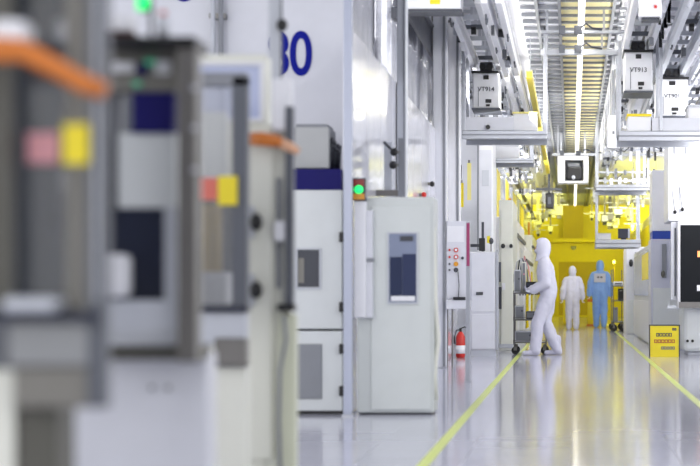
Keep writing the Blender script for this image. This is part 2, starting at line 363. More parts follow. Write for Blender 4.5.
# ------------------------------------------------------------------ middle-left machine with indigo band
Ym = 13.9
t = thing('process_tool', 'white machine with an indigo top band and dark small window', 'machine', base(318, Ym))
up = part('upper_panel', MB().fb(262, 342, 190, 329, Ym, .9), 'greywhite', t, bev=.008)
part('indigo_band', MB().fb(262, 341, 169, 190, Ym + .004, .85), 'indigo', t, bev=.004)
lp = part('lower_panel', MB().fb(262, 342, 331, 411, Ym + .002, .9), 'greywhite', t, bev=.008)
part('window_frame', MB().frame(X(296, Ym), X(321, Ym), Z(289, Ym), Z(248, Ym), Ym - .012, Ym + .001, .012), 'pale', up)
part('window_pane', MB().fb(298, 319, 250, 287, Ym - .004, .006), 'dark', up, label='dark window pane')
part('inner_bracket', MB().fb(298, 304, 258, 283, Ym - .007, .004), 'taupe', up)
part('vent_grille', MB().fb(297, 322, 344, 399, Ym - .008, .012), 'vent', lp, bev=.02)
part('base_frame', MB().fb(264, 341, 411, 416, Ym + .05, .8), 'black', t)
for a in (268, 300, 336): part('foot', MB().cyl((X(a, Ym), Ym + .08, 0), (X(a, Ym), Ym + .08, .03), .025), 'steel', t)
for a in (237, 307, 349, 391): part('hinge', MB().fb(339, 343.5, a - 5, a + 5, Ym - .03, .04), 'black', t, bev=.004)
c = thing('control_box', 'grey control box with dark cables on top of the indigo band', 'box', (X(312, Ym + .1), Ym + .1, Z(169, Ym + .1)))
part('box_body', MB().fb(294, 329, 127, 168.5, Ym + .1, .4), mat('control_box_grey', '#a9abac', .45), c, bev=.01)
part('box_lid', MB().fb(296, 327, 124, 128, Ym + .12, .36), 'midgrey', c, bev=.004)
for k in range(5):
    a = 330 + k*2.2
    part('cable', MB().tube([P(328, 150 + k*3, Ym + .2), P(a + 2, 138 + k*2, Ym + .16 + k*.03), P(a + 1, 155, Ym + .16 + k*.03), P(a, 169, Ym + .18 + k*.03)], .009, 6), 'dark' if k % 2 else 'slate', c, smooth=True)

# column
t = thing('corner_post', 'slim white floor-to-ceiling post between the indigo machine and the grey cabinet', 'post', base(347.5, 13.65))
part('shaft', MB().fb(343.5, 352, -120, 416, 13.65, .07), mat('glossy_post_paint', '#b0b6c8', .2), t, bev=.006)
part('base_plate', MB().box(X(342, 13.65), X(353.5, 13.65), 13.63, 13.74, 0, .015), 'alu', t)
part('top_plate', MB().box(X(342, 13.65), X(353.5, 13.65), 13.63, 13.74, Z(-120, 13.65), Z(-126, 13.65)), 'alu', t)

# grey cabinet with window
t = thing('tool_cabinet', 'pale grey floor cabinet with a tall window beside the slim white post', 'cabinet', base(395, 13.9))
bd = part('body', MB().fb(357, 434, 197, 413, 13.9, .42), mat('cabinet_grey_paint', '#c9cecd', .4), t, bev=.015)
part('plinth', MB().fb(360, 430, 413, None, 13.96, .34), 'dark', t)  # dark block standing in for the shadow in the base gap
part('door', MB().fb(371, 431, 206, 410, 13.885, .02), mat('cabinet_door_paint', '#ccd1d0', .38), t, bev=.006)
wf = part('window_frame', MB().frame(X(387.5, 13.88), X(418, 13.88), Z(304, 13.88), Z(232, 13.88), 13.872, 13.886, .012), 'pale', t)
part('window_pane', MB().fb(389, 417, 233, 303, 13.878, .006), mat('blue_grey_pane', '#848da4', .4, spec=.2), wf)
part('cassette', MB().fb(390, 402, 257, 300, 13.873, .006), mat('slate_blue_plastic', '#2c3450', .5, spec=.2), wf)
part('cassette', MB().fb(402.5, 416, 254, 300, 13.874, .006), mat('slate_blue_plastic_b', '#343c5a', .5, spec=.2), wf)
part('cassette_tray', MB().fb(391, 415, 296, 301, 13.870, .005), 'white', wf)
part('robot_arm', MB().fb(400, 413, 236, 241, 13.872, .006), 'dark', wf)
cb = part('conduit_box', MB().fb(354, 366, 201, 318, 13.80, .1), 'white', t, bev=.008)
part('conduit', MB().fb(366, 372.5, 210, 318, 13.83, .07), 'lilac', t, bev=.006)
part('conduit_clip', MB().fb(365, 374, 258, 262, 13.82, .03), 'midgrey', cb)
part('hose', MB().tube([P(433, 228, 13.95), P(435, 300, 13.95), P(438, 340, 13.97), P(434, 375, 13.95), P(436, 400, 13.95)], .02), 'cream', t, smooth=True)
part('foot', MB().cyl((X(431, 13.95), 14.0, 0), (X(431, 13.95), 14.0, .1), .028), 'steel', t)
part('foot', MB().cyl((X(362, 13.95), 14.0, 0), (X(362, 13.95), 14.0, .1), .028), 'steel', t)
t = thing('signal_box', 'small signal box with a lit green lamp on the grey cabinet', 'signal light', (X(358, 13.7), 13.78, Z(201, 13.78)))
part('housing', MB().fb(352, 365.5, 178, 200.5, 13.78, .1), 'dark', t, bev=.004)
part('red_lens', MB().fb(353.5, 364, 179.5, 186, 13.77, .015), 'redlamp', t)
part('green_lens', MB().ell(P(358.8, 189.5, 13.775), (.034, .02, .034)), 'greenlamp', t, smooth=True)
part('amber_lens', MB().fb(353, 364.5, 193.5, 199.5, 13.77, .015), 'amber', t)

# wall mounted bracket with black knobs
t = thing('wall_bracket', 'grey wall bracket with two black knobs above the grey cabinet', 'bracket', (-1.5, 15.8, Z(195, 15.8)))
part('rail', MB().fb(398, 405, 138, 197, 15.8, .05), 'midgrey', t, bev=.004)
part('plate', MB().box(-1.72, X(398, 15.8), 15.81, 15.86, Z(196, 15.8), Z(190, 15.8)), 'steel', t)
part('side_rail', MB().fb(384, 392, 142, 196, 15.84, .03), 'pale', t, bev=.004)
for a, b in ((394, 152), (393, 165)):
    k = part('knob', MB().ell(P(a, b, 15.74), (.034, .03, .036)), 'black', t, smooth=True)
    part('knob_stem', MB().cyl(P(a + 5, b, 15.8), P(a, b, 15.74), .01), 'steel', k)
part('lever', MB().tube([P(384, 142, 15.76), P(394, 152, 15.76)], .013), 'dark', t)
for a, b, m_, lb in ((428, 184, 'black', 'small black round button on the glossy left wall'), (419.5, 195, 'red', 'tiny red push button on the glossy left wall')):
    Yk = 1.72*F/(VX - a)
    k = thing('stop_button', lb, 'button', (-1.70, Yk, Z(b, Yk)))
    part('stem', MB().cyl((-1.725, Yk, Z(b, Yk)), (-1.69, Yk, Z(b, Yk)), .02), 'steel', k)
    part('cap', MB().ell((-1.67, Yk, Z(b, Yk)), (.03, .034, .034)), m_, k, smooth=True)

# columns and beam along the left wall
def column(px0, px1, Y, top, m_, label, base_z=0.0):
    t = thing('wall_column', label, 'column', (X((px0 + px1)/2, Y), Y, base_z))
    s = part('shaft', MB().box(X(px0, Y), X(px1, Y), Y, Y + .22, base_z, top), m_, t, bev=.008)
    w = (X(px1, Y) - X(px0, Y))
    part('edge_channel', MB().box(X(px1, Y) - w*.3, X(px1, Y) - w*.12, Y - .012, Y, base_z + .02, top - .02), 'midgrey', s)
    part('head_plate', MB().box(X(px0, Y) - .02, X(px1, Y) + .02, Y - .02, Y + .24, top, top + .03), 'steel', t)
column(397, 406, 17.6, H - .03, 'pale', 'narrow grey column rising behind the glossy left wall panel')
column(433, 447, 22.6, H - .03, 'lilac', 'broad white column on the left, before the second white column')
column(448, 460, 24.15, H - .03, 'white', 'second broad white column on the left, behind the button panel', 1.6)
t = thing('ceiling_beam', 'dark grey sheet metal beam running along above the left wall', 'beam', (-1.78, 19.6, Z(20, 19.6)))
part('beam_web', MB().box(-1.80, -1.77, 19.5, 23.2, 3.94, 4.26), 'dark', t)
part('beam_flange', MB().box(-1.84, -1.73, 19.5, 23.2, 4.28, 4.31), 'midgrey', t)
part('hanger', MB().cyl((-1.785, 19.7, 4.31), (-1.785, 19.7, H), .012), 'steel', t)
part('hanger', MB().cyl((-1.785, 23.0, 4.31), (-1.785, 23.0, H), .012), 'steel', t)
# clear vinyl curtains above the wall
for k, (a, b) in enumerate(((15.15, 17.4), (17.9, 22.4), (22.9, 26.6))):
    lb = ('clear vinyl curtain above the left wall, nearest the slim white post', 'clear vinyl curtain between the narrow grey column and the first white column', 'clear vinyl curtain behind the first white column')[k]
    t = thing('vinyl_curtain', lb, 'curtain', (-1.95, a, 3.0))
    part('curtain_sheet', MB().wavy(a, b, 2.7, 4.45, -1.95, .035, 70), 'curtain', t)
    part('curtain_rail', MB().box(-1.98, -1.92, a, b, 4.45, 4.5), 'alu', t)
# ducts and cable bundles visible through the clear sheets
for k in range(5):
    yk = 15.6 + k*2.2
    t = thing('riser_pipe', 'grey riser pipes standing behind the clear vinyl curtains', 'pipe', (-2.3, yk, 0), 'riser pipes behind the curtains')
    part('pipe', MB().cyl((-2.3, yk, 0), (-2.3, yk, H), .05), 'alu', t, smooth=True)
    part('pipe', MB().cyl((-2.42, yk + .25, 0), (-2.42, yk + .25, H), .035), 'midgrey', t, smooth=True)
    part('collar', MB().cyl((-2.3, yk, 3.6), (-2.3, yk, 3.68), .07), 'dark', t, smooth=True)

# narrow dark equipment post
t = thing('equipment_post', 'dark grey equipment post with white boxes left of the button panel', 'post', base(443, 22.9))
s = part('shaft', MB().fb(441, 445, 180, None, 22.9, .06), 'slate', t, bev=.004)
part('white_box', MB().fb(440, 446, 231, 242, 22.84, .07), 'white', t, bev=.006)
part('white_box', MB().fb(440, 446, 286, 297, 22.84, .07), 'white', t, bev=.006)
part('dark_box', MB().fb(440.5, 445, 300, 318, 22.86, .05), 'dark', t, bev=.006)
part('yellow_strip', MB().fb(437, 440, 205, 256, 22.7, .02), 'yellow', t)

# button panel on stand
Yb = 22.6
t = thing('button_panel', 'white control panel with rows of red buttons on a two-legged stand', 'control panel', base(457, Yb))
pn = part('panel', MB().fb(445, 468, 221, 299, Yb, .10), 'lilac', t, bev=.008)
part('notice', MB().fb(447, 464, 226, 242, Yb - .006, .008), 'white', pn)
for r, yy in enumerate((250, 257, 264, 270)):
    for c_, xx in enumerate((449.5, 456)):
        sm = c_ == 0
        mm = 'red' if r < 2 else ('amber' if r == 2 and not sm else 'ink')
        part('button', MB().cyl(P(xx, yy, Yb - .02), P(xx, yy, Yb + .002), .014 if sm else .03), mm, pn)
for yy in (250, 257): part('button_cap', MB().cyl(P(456, yy, Yb - .028), P(456, yy, Yb - .018), .017), 'white', pn)
part('side_switch', MB().cyl(P(462.5, 258, Yb - .02), P(462.5, 258, Yb), .018), 'dark', pn)
part('cord', MB().tube([P(458, 272, Yb - .01), P(459, 285, Yb - .02), P(458.5, 297, Yb - .01)], .005), 'dark', pn)
part('keyboard_tray', MB().fb(453, 465, 297, 300, Yb - .12, .12), 'black', t)
part('shelf', MB().fb(446, 470, 300, 309, Yb - .1, .3), 'lilac', t, bev=.005)
for a in (446.5, 451.5): part('leg', MB().fb(a, a + 1.5, 309, None, Yb + .02, .03), 'steel', t)
t = thing('stand_post', 'slender aluminium floor post with a magenta strip in the left walkway', 'post', base(468, 19.0))
part('shaft', MB().fb(466, 470, 222, 382, 19.0, .04), 'alu', t, bev=.003)
part('magenta_strip', MB().fb(466.5, 469.5, 223, 266, 18.99, .01), 'magenta', t)
part('base_plate', MB().box(X(464.5, 19), X(471.5, 19), 18.98, 19.07, 0, .012), 'alu', t)

# fire extinguisher
Yf = 26.3
t = thing('fire_extinguisher', 'red fire extinguisher with a white label standing on the floor', 'fire extinguisher', base(460.5, Yf))
cx = X(460.5, Yf)
part('cylinder', MB().tube([(cx, Yf, 0), (cx, Yf, .02), (cx, Yf, .30), (cx, Yf, .35), (cx, Yf, .38)], [.055, .068, .068, .045, .025], 18), 'red', t, smooth=True)
part('label_band', MB().cyl((cx, Yf, .06), (cx, Yf, .18), .0695, 18), 'white', t, smooth=True)
part('valve', MB().cyl((cx, Yf, .37), (cx, Yf, .43), .018), 'black', t)
part('handle', MB().tube([(cx - .01, Yf, .42), (cx + .06, Yf - .01, .45), (cx + .09, Yf - .01, .44)], .009), 'black', t)
part('hose', MB().tube([(cx, Yf, .41), (cx - .06, Yf - .02, .40), (cx - .085, Yf - .02, .30), (cx - .08, Yf - .02, .20)], .01), 'black', t, smooth=True)

# white cabinet behind
Yw = 27.0
t = thing('tool_cabinet', 'low lilac white cabinet with a dark handle behind the fire extinguisher', 'cabinet', base(484, Yw))
part('body', MB().fb(470, 496, 252, 350, Yw, .9), 'lilac', t, bev=.01)
part('upper_door', MB().fb(471.5, 495, 254, 312, Yw - .015, .02), 'lilac', t, bev=.005)
dd = part('lower_door', MB().fb(471.5, 495, 314.5, 349, Yw - .015, .02), 'lilac', t, bev=.005)
part('handle', MB().fb(476, 483, 292, 295, Yw - .04, .03), 'dark', t, bev=.003)
part('plinth', MB().fb(471, 496, 350, None, Yw + .02, .8), 'pale', t)
part('side_rail', MB().fb(496, 498.5, 250, 350, Yw - .01, .1), 'alu', t)
t = thing('display_stand', 'black stand with a small display on top of the lilac cabinet', 'display stand', (X(484, Yw + .3), Yw + .3, Z(252, Yw + .3)))
part('pole', MB().fb(481.5, 484, 222, 251.5, Yw + .3, .03), 'dark', t)
part('display', MB().fb(479, 485, 238, 251, Yw + .2, .05), 'black', t, bev=.006)
part('arm', MB().fb(470, 482, 244, 247, Yw + .3, .03), 'dark', t)
part('indicator_head', MB().ell(P(491, 241, Yw + .3), (.04, .03, .05)), 'dark', t, smooth=True)
part('indicator_stem', MB().fb(490.5, 491.5, 244, 251.5, Yw + .3, .015), 'steel', t)
part('yellow_tag', MB().fb(487, 490, 236, 243, Yw + .28, .01), 'yellow', t)

# tall upper white boxes left of the aisle
def rack(px0, px1, t0, Y, D, m_, label, feats):
    t = thing('equipment_rack', label, 'machine', base((px0 + px1)/2, Y))
    part('body', MB().fb(px0, px1, t0, None, Y, D), m_, t, bev=.012)
    for nme, a, b, c_, d, mm, off in feats: part(nme, MB().fb(a, b, c_, d, Y - off, off + .004), mm, t, bev=.003)
    return t
t = rack(477, 493, 140, 28.3, 1.1, 'white', 'tall white rack column rising behind the lilac cabinet', [('door', 478.5, 491.5, 150, 238, 'lilac', .02), ('side_channel', 477, 479, 145, 250, 'midgrey', .03), ('vent_grille', 482, 489, 170, 186, 'pale', .03)])
t = rack(499, 513, 200, 29.6, 2.4, 'cream', 'cream fronted rack with dark gauges next to the equipment cart', [('door', 501, 512, 210, 348, 'cream', .02), ('gauge', 497.5, 501, 262, 282, 'slate', .06), ('gauge', 498, 501.5, 287, 309, 'dark', .06), ('white_box', 502, 505, 283, 290, 'white', .06), ('plinth', 499, 513, 344, 348, 'pale', .03)])
part('black_knob', MB().ell(P(503, 246, 29.5), (.035, .03, .04)), 'black', t, smooth=True)
part('black_knob', MB().ell(P(511, 246, 29.5), (.03, .03, .035)), 'black', t, smooth=True)
# row of racks on towards the yellow bay: aisle faces
labs = ['first white rack of the left row behind the person with the cart', 'second rack of the left row, with a yellow film window', 'third rack of the left row, cream with dark trim', 'fourth rack of the left row, at the yellow bay']
for k in range(4):
    y0 = 33.0 + k*7.4; y1 = y0 + 6.6; xf = -1.05; zt = (2.35, 2.0, 2.5, 2.1)[k]
    t = thing('process_tool', labs[k], 'machine', (xf - .2, y0, 0))
    part('body', MB().box(-1.5, xf, y0, y1, 0, zt), ('white', 'lilac', 'cream', 'paleyellow')[k], t, bev=.02)
    for q in range(3):
        ya = y0 + .3 + q*2.1
        d = part('door', MB().box(xf, xf + .03, ya, ya + 1.8, .15, zt - .5), ('white', 'yellowfilm', 'cream', 'yellow')[k] if q != 1 else 'greywhite', t, bev=.01)
        part('door_handle', MB().box(xf + .03, xf + .06, ya + 1.5, ya + 1.56, .9, 1.2), 'dark', d)
    part('top_trim', MB().box(xf - .02, xf + .04, y0, y1, zt - .35, zt - .28), 'dark', t)
    part('signal_tower', MB().cyl((xf - .1, y0 + .3, zt), (xf - .1, y0 + .3, zt + .35), .03), 'amber', t)
# yellow film panels on the upper left wall
for k, (ya, yb, za, zb) in enumerate(((32, 33.6, 2.6, 3.6), (36.2, 38.4, 2.5, 3.5), (41, 43.6, 2.6, 3.6), (46, 49.5, 2.4, 3.6), (52, 57, 2.4, 3.6))):
    lb = ['nearest yellow film window high on the left aisle wall', 'second yellow film window high on the left aisle wall', 'third yellow film window high on the left aisle wall', 'fourth yellow film window high on the left aisle wall', 'farthest yellow film window high on the left aisle wall'][k]
    t = thing('film_window', lb, 'window film', (-1.54, ya, za))
    part('film', MB().box(-1.548, -1.53, ya, yb, za, zb), 'yellow', t)
    part('film_frame', MB().box(-1.549, -1.515, ya - .08, ya, za - .05, zb + .05), 'pale', t)
t = thing('wall_conduit', 'dark conduit running along the top edge of the left aisle wall', 'pipe', (-1.45, 31, 3.8))
part('pipe', MB().cyl((-1.45, 29.5, 3.84), (-1.45, 72, 3.84), .06), 'slate', t, smooth=True)
for k in range(8): part('clamp', MB().box(-1.56, -1.38, 31 + k*5, 31.08 + k*5, 3.74, 3.92), 'pale', t)
# dark and yellow strips on the nearer left wall
for k, (px, py0, py1, Yk, m_) in enumerate(((459, 165, 179, 25.6, 'dark'), (461, 183, 207, 25.6, 'yellow'), (468.5, 163, 200, 26.2, 'paleyellow'))):
    lb = ['small dark ladder strip beside the second white column', 'yellow strip below the dark ladder strip by the second white column', 'pale yellow film strip left of the tall white rack column'][k]
    t = thing('wall_strip', lb, 'strip', (X(px, Yk), Yk, Z(py1, Yk)))
    part('strip_body', MB().fb(px - 1.3, px + 2.6, py0, py1, Yk, .03), m_, t)
    part('bracket', MB().fb(px - .5, px + 1.5, py0 - 3, py0, Yk, .03), 'steel', t)
# ------------------------------------------------------------------ cart
def caster(parent, x, y, r=.06):
    c = part('caster', MB().cyl((x, y - .018, r), (x, y + .018, r), r, 18), 'rubber', parent, smooth=False)
    part('fork', MB().box(x - .025, x + .025, y - .028, y - .02, r, 2*r + .02).box(x - .025, x + .025, y - .028, y + .028, 2*r, 2*r + .025), 'steel', c)
def cart(name, label, cat, x0, x1, y0, y1, shelves, top, m_, cast_r):
    t = thing(name, label, cat, ((x0 + x1)/2, (y0 + y1)/2, 0))
    for x in (x0, x1):
        for y in (y0, y1):
            part('post', MB().cyl((x, y, 2*cast_r + .02), (x, y, top), .011, 8), m_, t)
            caster(t, x + (.02 if x == x0 else -.02), y, cast_r)
    for z in shelves:
        s = part('shelf', MB().box(x0 - .012, x1 + .012, y0 - .012, y1 + .012, z, z + .02), m_, t)
        part('shelf_rim', MB().frame(x0 - .013, x1 + .013, z + .001, z + .05, y0 - .018, y0 - .012, .008), m_, s)
    return t
Yt = 27.75
cx0, cx1 = X(514, Yt), X(546, Yt)
ct = cart('equipment_cart', 'steel trolley of instruments pushed by the person in white facing left', 'cart', cx0, cx1, Yt, Yt + .5, (.17, .52, .93), 0.95, 'steel', .06)
part('push_handle', MB().tube([(cx1, Yt, .93), (cx1 + .03, Yt, 1.0), (cx1 + .03, Yt + .5, 1.0), (cx1, Yt + .5, .93)], .012), 'steel', ct, smooth=True)
items = [
    ('instrument', 'dark laptop computer on the top shelf of the trolley', 'laptop', 526, 537, 284, 295, 'black', .02),
    ('instrument', 'white instrument box at the left end of the trolley top', 'instrument', 514, 521, 272, 295, 'lilac', .05),
    ('instrument', 'cream pump unit with pinkish cap on the trolley top', 'instrument', 521.5, 526, 264, 295, 'cream', .1),
    ('instrument', 'dark power supply on the middle shelf of the trolley', 'instrument', 526, 536, 312, 320, 'dark', .05),
    ('instrument', 'white vacuum unit on the middle shelf of the trolley', 'instrument', 515, 524, 306, 320, 'greywhite', .1),
    ('instrument', 'white tool case on the bottom shelf of the trolley', 'case', 515, 532, 331, 342, 'lilac', .05),
]
shz = {295: .95, 320: .54, 342: .19}
for nme, lb, cat, a, b, c_, d, m_, off in items:
    z0 = shz[d]; z1 = z0 + (d - c_)/F*Yt
    nme = {'laptop': 'laptop_computer', 'case': 'tool_case'}.get(cat, 'instrument_box')
    t = thing(nme, lb, cat, (X((a + b)/2, Yt + off + .05), Yt + off, z0 + .001))
    part('housing', MB().box(X(a, Yt + off), X(b, Yt + off), Yt + off, Yt + off + .28, z0 + .001, z1), m_, t, bev=.01)
    part('front_panel', MB().box(X(a, Yt + off) + .015, X(b, Yt + off) - .015, Yt + off - .008, Yt + off, z0 + .02, z1 - .02), 'midgrey' if m_ != 'black' else 'navy', t)
    part('dial', MB().cyl((X(b, Yt + off) - .03, Yt + off - .016, z0 + (z1 - z0)*.6), (X(b, Yt + off) - .03, Yt + off - .008, z0 + (z1 - z0)*.6), .014), 'pink' if m_ == 'cream' else 'ink', t)
for k in range(4):
    t = thing('coiled_hose', 'loose grey hoses draped over the trolley top', 'hose', (X(517 + k*3, Yt + .4), Yt + .4, .96), 'hoses on the trolley')
    a = 515 + k*2.5
    part('hose', MB().tube([P(a, 276, Yt + .40 + k*.025), P(a + 2, 262 - k*2, Yt + .40 + k*.025), P(a + 6, 258 + k*3, Yt + .40 + k*.025), P(a + 8, 280, Yt + .40 + k*.025), (X(a + 8, Yt), Yt + .40 + k*.025, .963)], .012, 8), ('pale', 'dark', 'midgrey', 'pink')[k], t, smooth=True)
    part('coupling', MB().cyl(P(a, 282, Yt + .40 + k*.025), P(a, 274, Yt + .40 + k*.025), .02), 'steel', t)

# ------------------------------------------------------------------ people
def remesh(vox, sm=6, disp=0.0, size=.14):
    def f(o):
        r = o.modifiers.new('r', 'REMESH'); r.mode = 'VOXEL'; r.voxel_size = vox; r.use_smooth_shade = True
        s = o.modifiers.new('s', 'SMOOTH'); s.factor = .5; s.iterations = sm
        if disp:
            tx = bpy.data.textures.get('folds') or bpy.data.textures.new('folds', 'CLOUDS'); tx.noise_scale = size
            d = o.modifiers.new('d', 'DISPLACE'); d.texture = tx; d.strength = disp; d.mid_level = .5
    return f
def limb(mb, pts, rs, k=1.0):
    for i in range(len(pts) - 1): mb.capsule(pts[i], pts[i+1], rs[i]*k, rs[i+1]*k)
def hand(mb, wrist, d, side, curl):
    """glove: palm, four unequal bent fingers, thumb from the palm's side. d = direction of the palm, side = towards the thumb"""
    w = Vector(wrist); d = Vector(d).normalized(); s = Vector(side); s = (s - d*s.dot(d)).normalized(); nrm = d.cross(s).normalized()*curl
    L = .085
    for q in (-.028, -.009, .009, .028): mb.capsule(w + s*q*.7, w + d*L + s*q, .017, .014)
    for q, ln in ((.030, .068), (.010, .078), (-.010, .072), (-.029, .056)):
        a = w + d*L + s*q; b = a + (d*.75 + nrm*.5)*ln*.45; c = b + (d*.25 + nrm*.9)*ln*.33; e = c + (-d*.3 + nrm*.8)*ln*.25
        mb.capsule(a, b, .0105, .010); mb.capsule(b, c, .010, .009); mb.capsule(c, e, .009, .008)
    a = w + d*.028 + s*.028; b = a + (s*.75 + d*.6)*.036; c = b + (d*.8 + s*.1 + nrm*.35)*.032
    mb.capsule(a, b, .014, .012); mb.capsule(b, c, .012, .009)
def person(label, loc, rotz, h, J, suit, emblem=False):
    """J: joint positions for a 1.75 m figure facing local +X, feet on z = 0"""
    k = h/1.75
    V = lambda p: Vector(p)*k
    def figure(mb, grow):
        g = lambda r: (r + grow)*k
        L = J['lean']
        chest = Vector((L, 0, 1.27)); pel = Vector((0, 0, .95)); neck = Vector((L*1.15, 0, 1.46))
        for s in (-1, 1):
            mb.capsule(V(pel + Vector((0, .06*s, 0))), V(chest + Vector((0, .075*s, 0))), g(.105), g(.112))
            mb.capsule(V(chest + Vector((0, .075*s, 0))), V(neck + Vector((0, .09*s, -.08))), g(.112), g(.08))
            mb.capsule(V(neck + Vector((0, 0, -.04))), V(neck + Vector((0, .165*s, -.075))), g(.062), g(.062))
            hip = Vector((0, .085*s, .92)); kn, an = J['leg'][0 if s < 0 else 1]
            limb(mb, [V(hip), V(kn), V(an)], [g(.095), g(.07), g(.052)])
            sh = neck + Vector((0, .185*s, -.09)); el, wr = J['arm'][0 if s < 0 else 1]
            limb(mb, [V(sh), V(el), V(wr)], [g(.056), g(.047), g(.036)])
        return neck
    mb = MB(); neck = figure(mb, -.012)
    hd = neck + Vector((.03, 0, .17))
    mb.capsule(V(neck), V(hd - Vector((.01, 0, .06))), .05*k, .052*k)
    mb.ell(V(hd), (.098*k, .076*k, .115*k)); mb.ell(V(hd + Vector((.05, 0, -.055))), (.05*k, .05*k, .05*k))
    mb.capsule(V(hd + Vector((.09, 0, .02))), V(hd + Vector((.112, 0, -.018))), .011*k, .014*k)
    for s in (-1, 1): mb.ell(V(hd + Vector((0, .078*s, 0))), (.02*k, .012*k, .03*k))
    me = part('person', mb, 'skin', None, smooth=True, mods=remesh(.012, 3)); me.location = loc; me.rotation_euler = (0, 0, rotz)
    tag(me, label, 'person')
    C = lambda n, m, mt, **kw: part(n, m, mt, me, local=True, **kw)
    mb = MB(); figure(mb, .030)
    C('coverall', mb, suit, smooth=True, mods=remesh(.016, 5, .034*k))
    # belt fold
    # hood with a face opening, draped to the shoulders
    hm = MB(); prof = [(.0, .150), (.07, .135), (.112, .085), (.128, .02), (.126, -.05), (.108, -.11), (.104, -.15), (.118, -.18), (.135, -.205)]
    N = 28; vs = []; fs = []
    for r, z in prof:
        for i in range(N):
            a = 2*PI*i/N; wy = .84 if z > -.12 else .84 + (-.12 - z)*5.5
            vs.append(V(hd + Vector((r*math.cos(a)*(1.0 if z > -.12 else .92), r*math.sin(a)*wy, z))))
    for j in range(len(prof) - 1):
        for i in range(N):
            i2 = (i + 1) % N; am = 2*PI*(i + .5)/N; am = min(am, 2*PI - am); zm = (prof[j][1] + prof[j+1][1])/2
            if am < .75 and -.10 < zm < .06: continue
            fs.append((j*N + i, j*N + i2, (j+1)*N + i2, (j+1)*N + i))
    hm.add(vs, fs)
    def hood_mods(o):
        s = o.modifiers.new('s', 'SOLIDIFY'); s.thickness = .008; s.offset = -1
        u = o.modifiers.new('u', 'SUBSURF'); u.levels = 1; u.render_levels = 1
    C('hood', hm, suit, smooth=True, mods=hood_mods)
    mk = MB(); mk.ell(V(hd + Vector((.052, 0, -.06))), (.075*k, .068*k, .052*k)); C('face_mask', mk, suit, smooth=True)
    for s in (-1, 1):
        e = MB(); e.ell(V(hd + Vector((.092, .032*s, .012))), (.010*k, .015*k, .009*k)); C('eye', e, 'ink', smooth=True)
        el, wr = J['arm'][0 if s < 0 else 1]
        gm = MB(); d = J['hand'][0 if s < 0 else 1]
        hand(gm, V(wr), d[0], d[1], d[2]); gm.capsule(V(Vector(wr) - Vector(d[0]).normalized()*.06), V(wr), .043*k, .036*k)
        C('glove', gm, 'glove', smooth=True, mods=remesh(.005, 2))
        kn, an = J['leg'][0 if s < 0 else 1]; an = Vector(an)
        bm_ = MB(); yaw = Vector((1, .12*s, 0)).normalized()
        toe_z = .04
        bm_.capsule(V(an + Vector((0, 0, .16))), V(an + Vector((0, 0, .0))), .064*k, .054*k)
        heel = Vector((an.x - .035, an.y, max(.045, an.z - .055))); toe = heel + yaw*.20; toe.z = max(.036, an.z - .075)
        bm_.capsule(V(heel), V(toe), .045*k, .036*k); bm_.capsule(V(an), V((heel + toe)/2 + Vector((0, 0, .01))), .055*k, .042*k)
        C('boot', bm_, suit, smooth=True, mods=remesh(.010, 3))
    if emblem:
        bx = J['lean'] - .152
        pm_ = part('back_patch', MB().box((bx - .016)*k, (bx + .03)*k, -.15*k, .15*k, 1.19*k, 1.42*k), 'suit', me, local=True, bev=.012, label='white patch on the back')
        part('patch_mark', MB().box((bx - .02)*k, (bx - .014)*k, -.07*k, -.012*k, 1.30*k, 1.345*k), 'slate', pm_, local=True)
        part('patch_mark', MB().box((bx - .02)*k, (bx - .014)*k, .012*k, .07*k, 1.30*k, 1.345*k), 'slate', pm_, local=True)
        part('patch_mark', MB().box((bx - .02)*k, (bx - .014)*k, -.05*k, .05*k, 1.25*k, 1.265*k), 'pale', pm_, local=True)
    return me
# facing -X (towards the cart): local +X -> world -X
Yp = 27.35
push = dict(lean=.05, leg=[((.05, -.10, .50), (-.13, -.09, .085)), ((.16, .10, .50), (.20, .10, .085))],
            arm=[((.02, -.27, 1.10), (.24, -.22, 1.0)), ((.03, .26, 1.09), (.22, .20, .98))],
            hand=[((1, .1, -.1), (0, 1, .3), 1), ((1, -.1, -.2), (0, -1, .3), -1)])
person('person in white hooded coverall facing left, pushing the trolley', (X(548.5, Yp), Yp, 0), PI, 1.76, push, 'suit')
walk = dict(lean=.02, leg=[((.05, -.10, .49), (-.03, -.10, .085)), ((.08, .10, .50), (.12, .10, .085))],
            arm=[((-.03, -.265, 1.12), (.05, -.275, .88)), ((-.05, .265, 1.12), (.0, .28, .87))],
            hand=[((.15, 0, -1), (1, 0, 0), 1), ((.15, 0, -1), (1, 0, 0), -1)])
person('person in white hooded coverall walking away down the aisle', (X(572.5, 46.8), 46.8, 0), PI/2, 1.64, walk, 'suit')
person('person in blue hooded coverall with a white back patch walking away', (X(600, 49.6), 49.6, 0), PI/2 - .05, 1.84, walk, 'bluesuit', True)

# ------------------------------------------------------------------ right side
Ys = 26.6
t = thing('floor_sign', 'yellow rectangular floor sign with black border standing by the right machine', 'sign', base(664, Ys))
part('board', MB().fb(649.5, 679.5, 325, 358.5, Ys, .03), 'yellow', t, bev=.006)
part('border', MB().frame(X(649, Ys), X(680, Ys), Z(358.8, Ys), Z(324.6, Ys), Ys - .008, Ys + .034, .018), 'dark', t)
tx = 'ink'
def line_of_chars(px0, px1, py0, py1, n_, m_):
    w = (px1 - px0)/n_
    for i in range(n_):
        part('character', MB().frame(X(px0 + i*w + .15, Ys), X(px0 + (i+1)*w - .15, Ys), Z(py1, Ys), Z(py0, Ys), Ys - .006, Ys, .011), m_, t)
line_of_chars(656, 672, 333, 336.5, 5, 'ink'); line_of_chars(654, 675, 339.5, 343, 6, mat('red_brown_print', '#b06030', .5)); line_of_chars(661, 675, 346.5, 349.5, 5, 'taupe'); line_of_chars(672, 676.5, 328, 330.5, 2, 'ink')
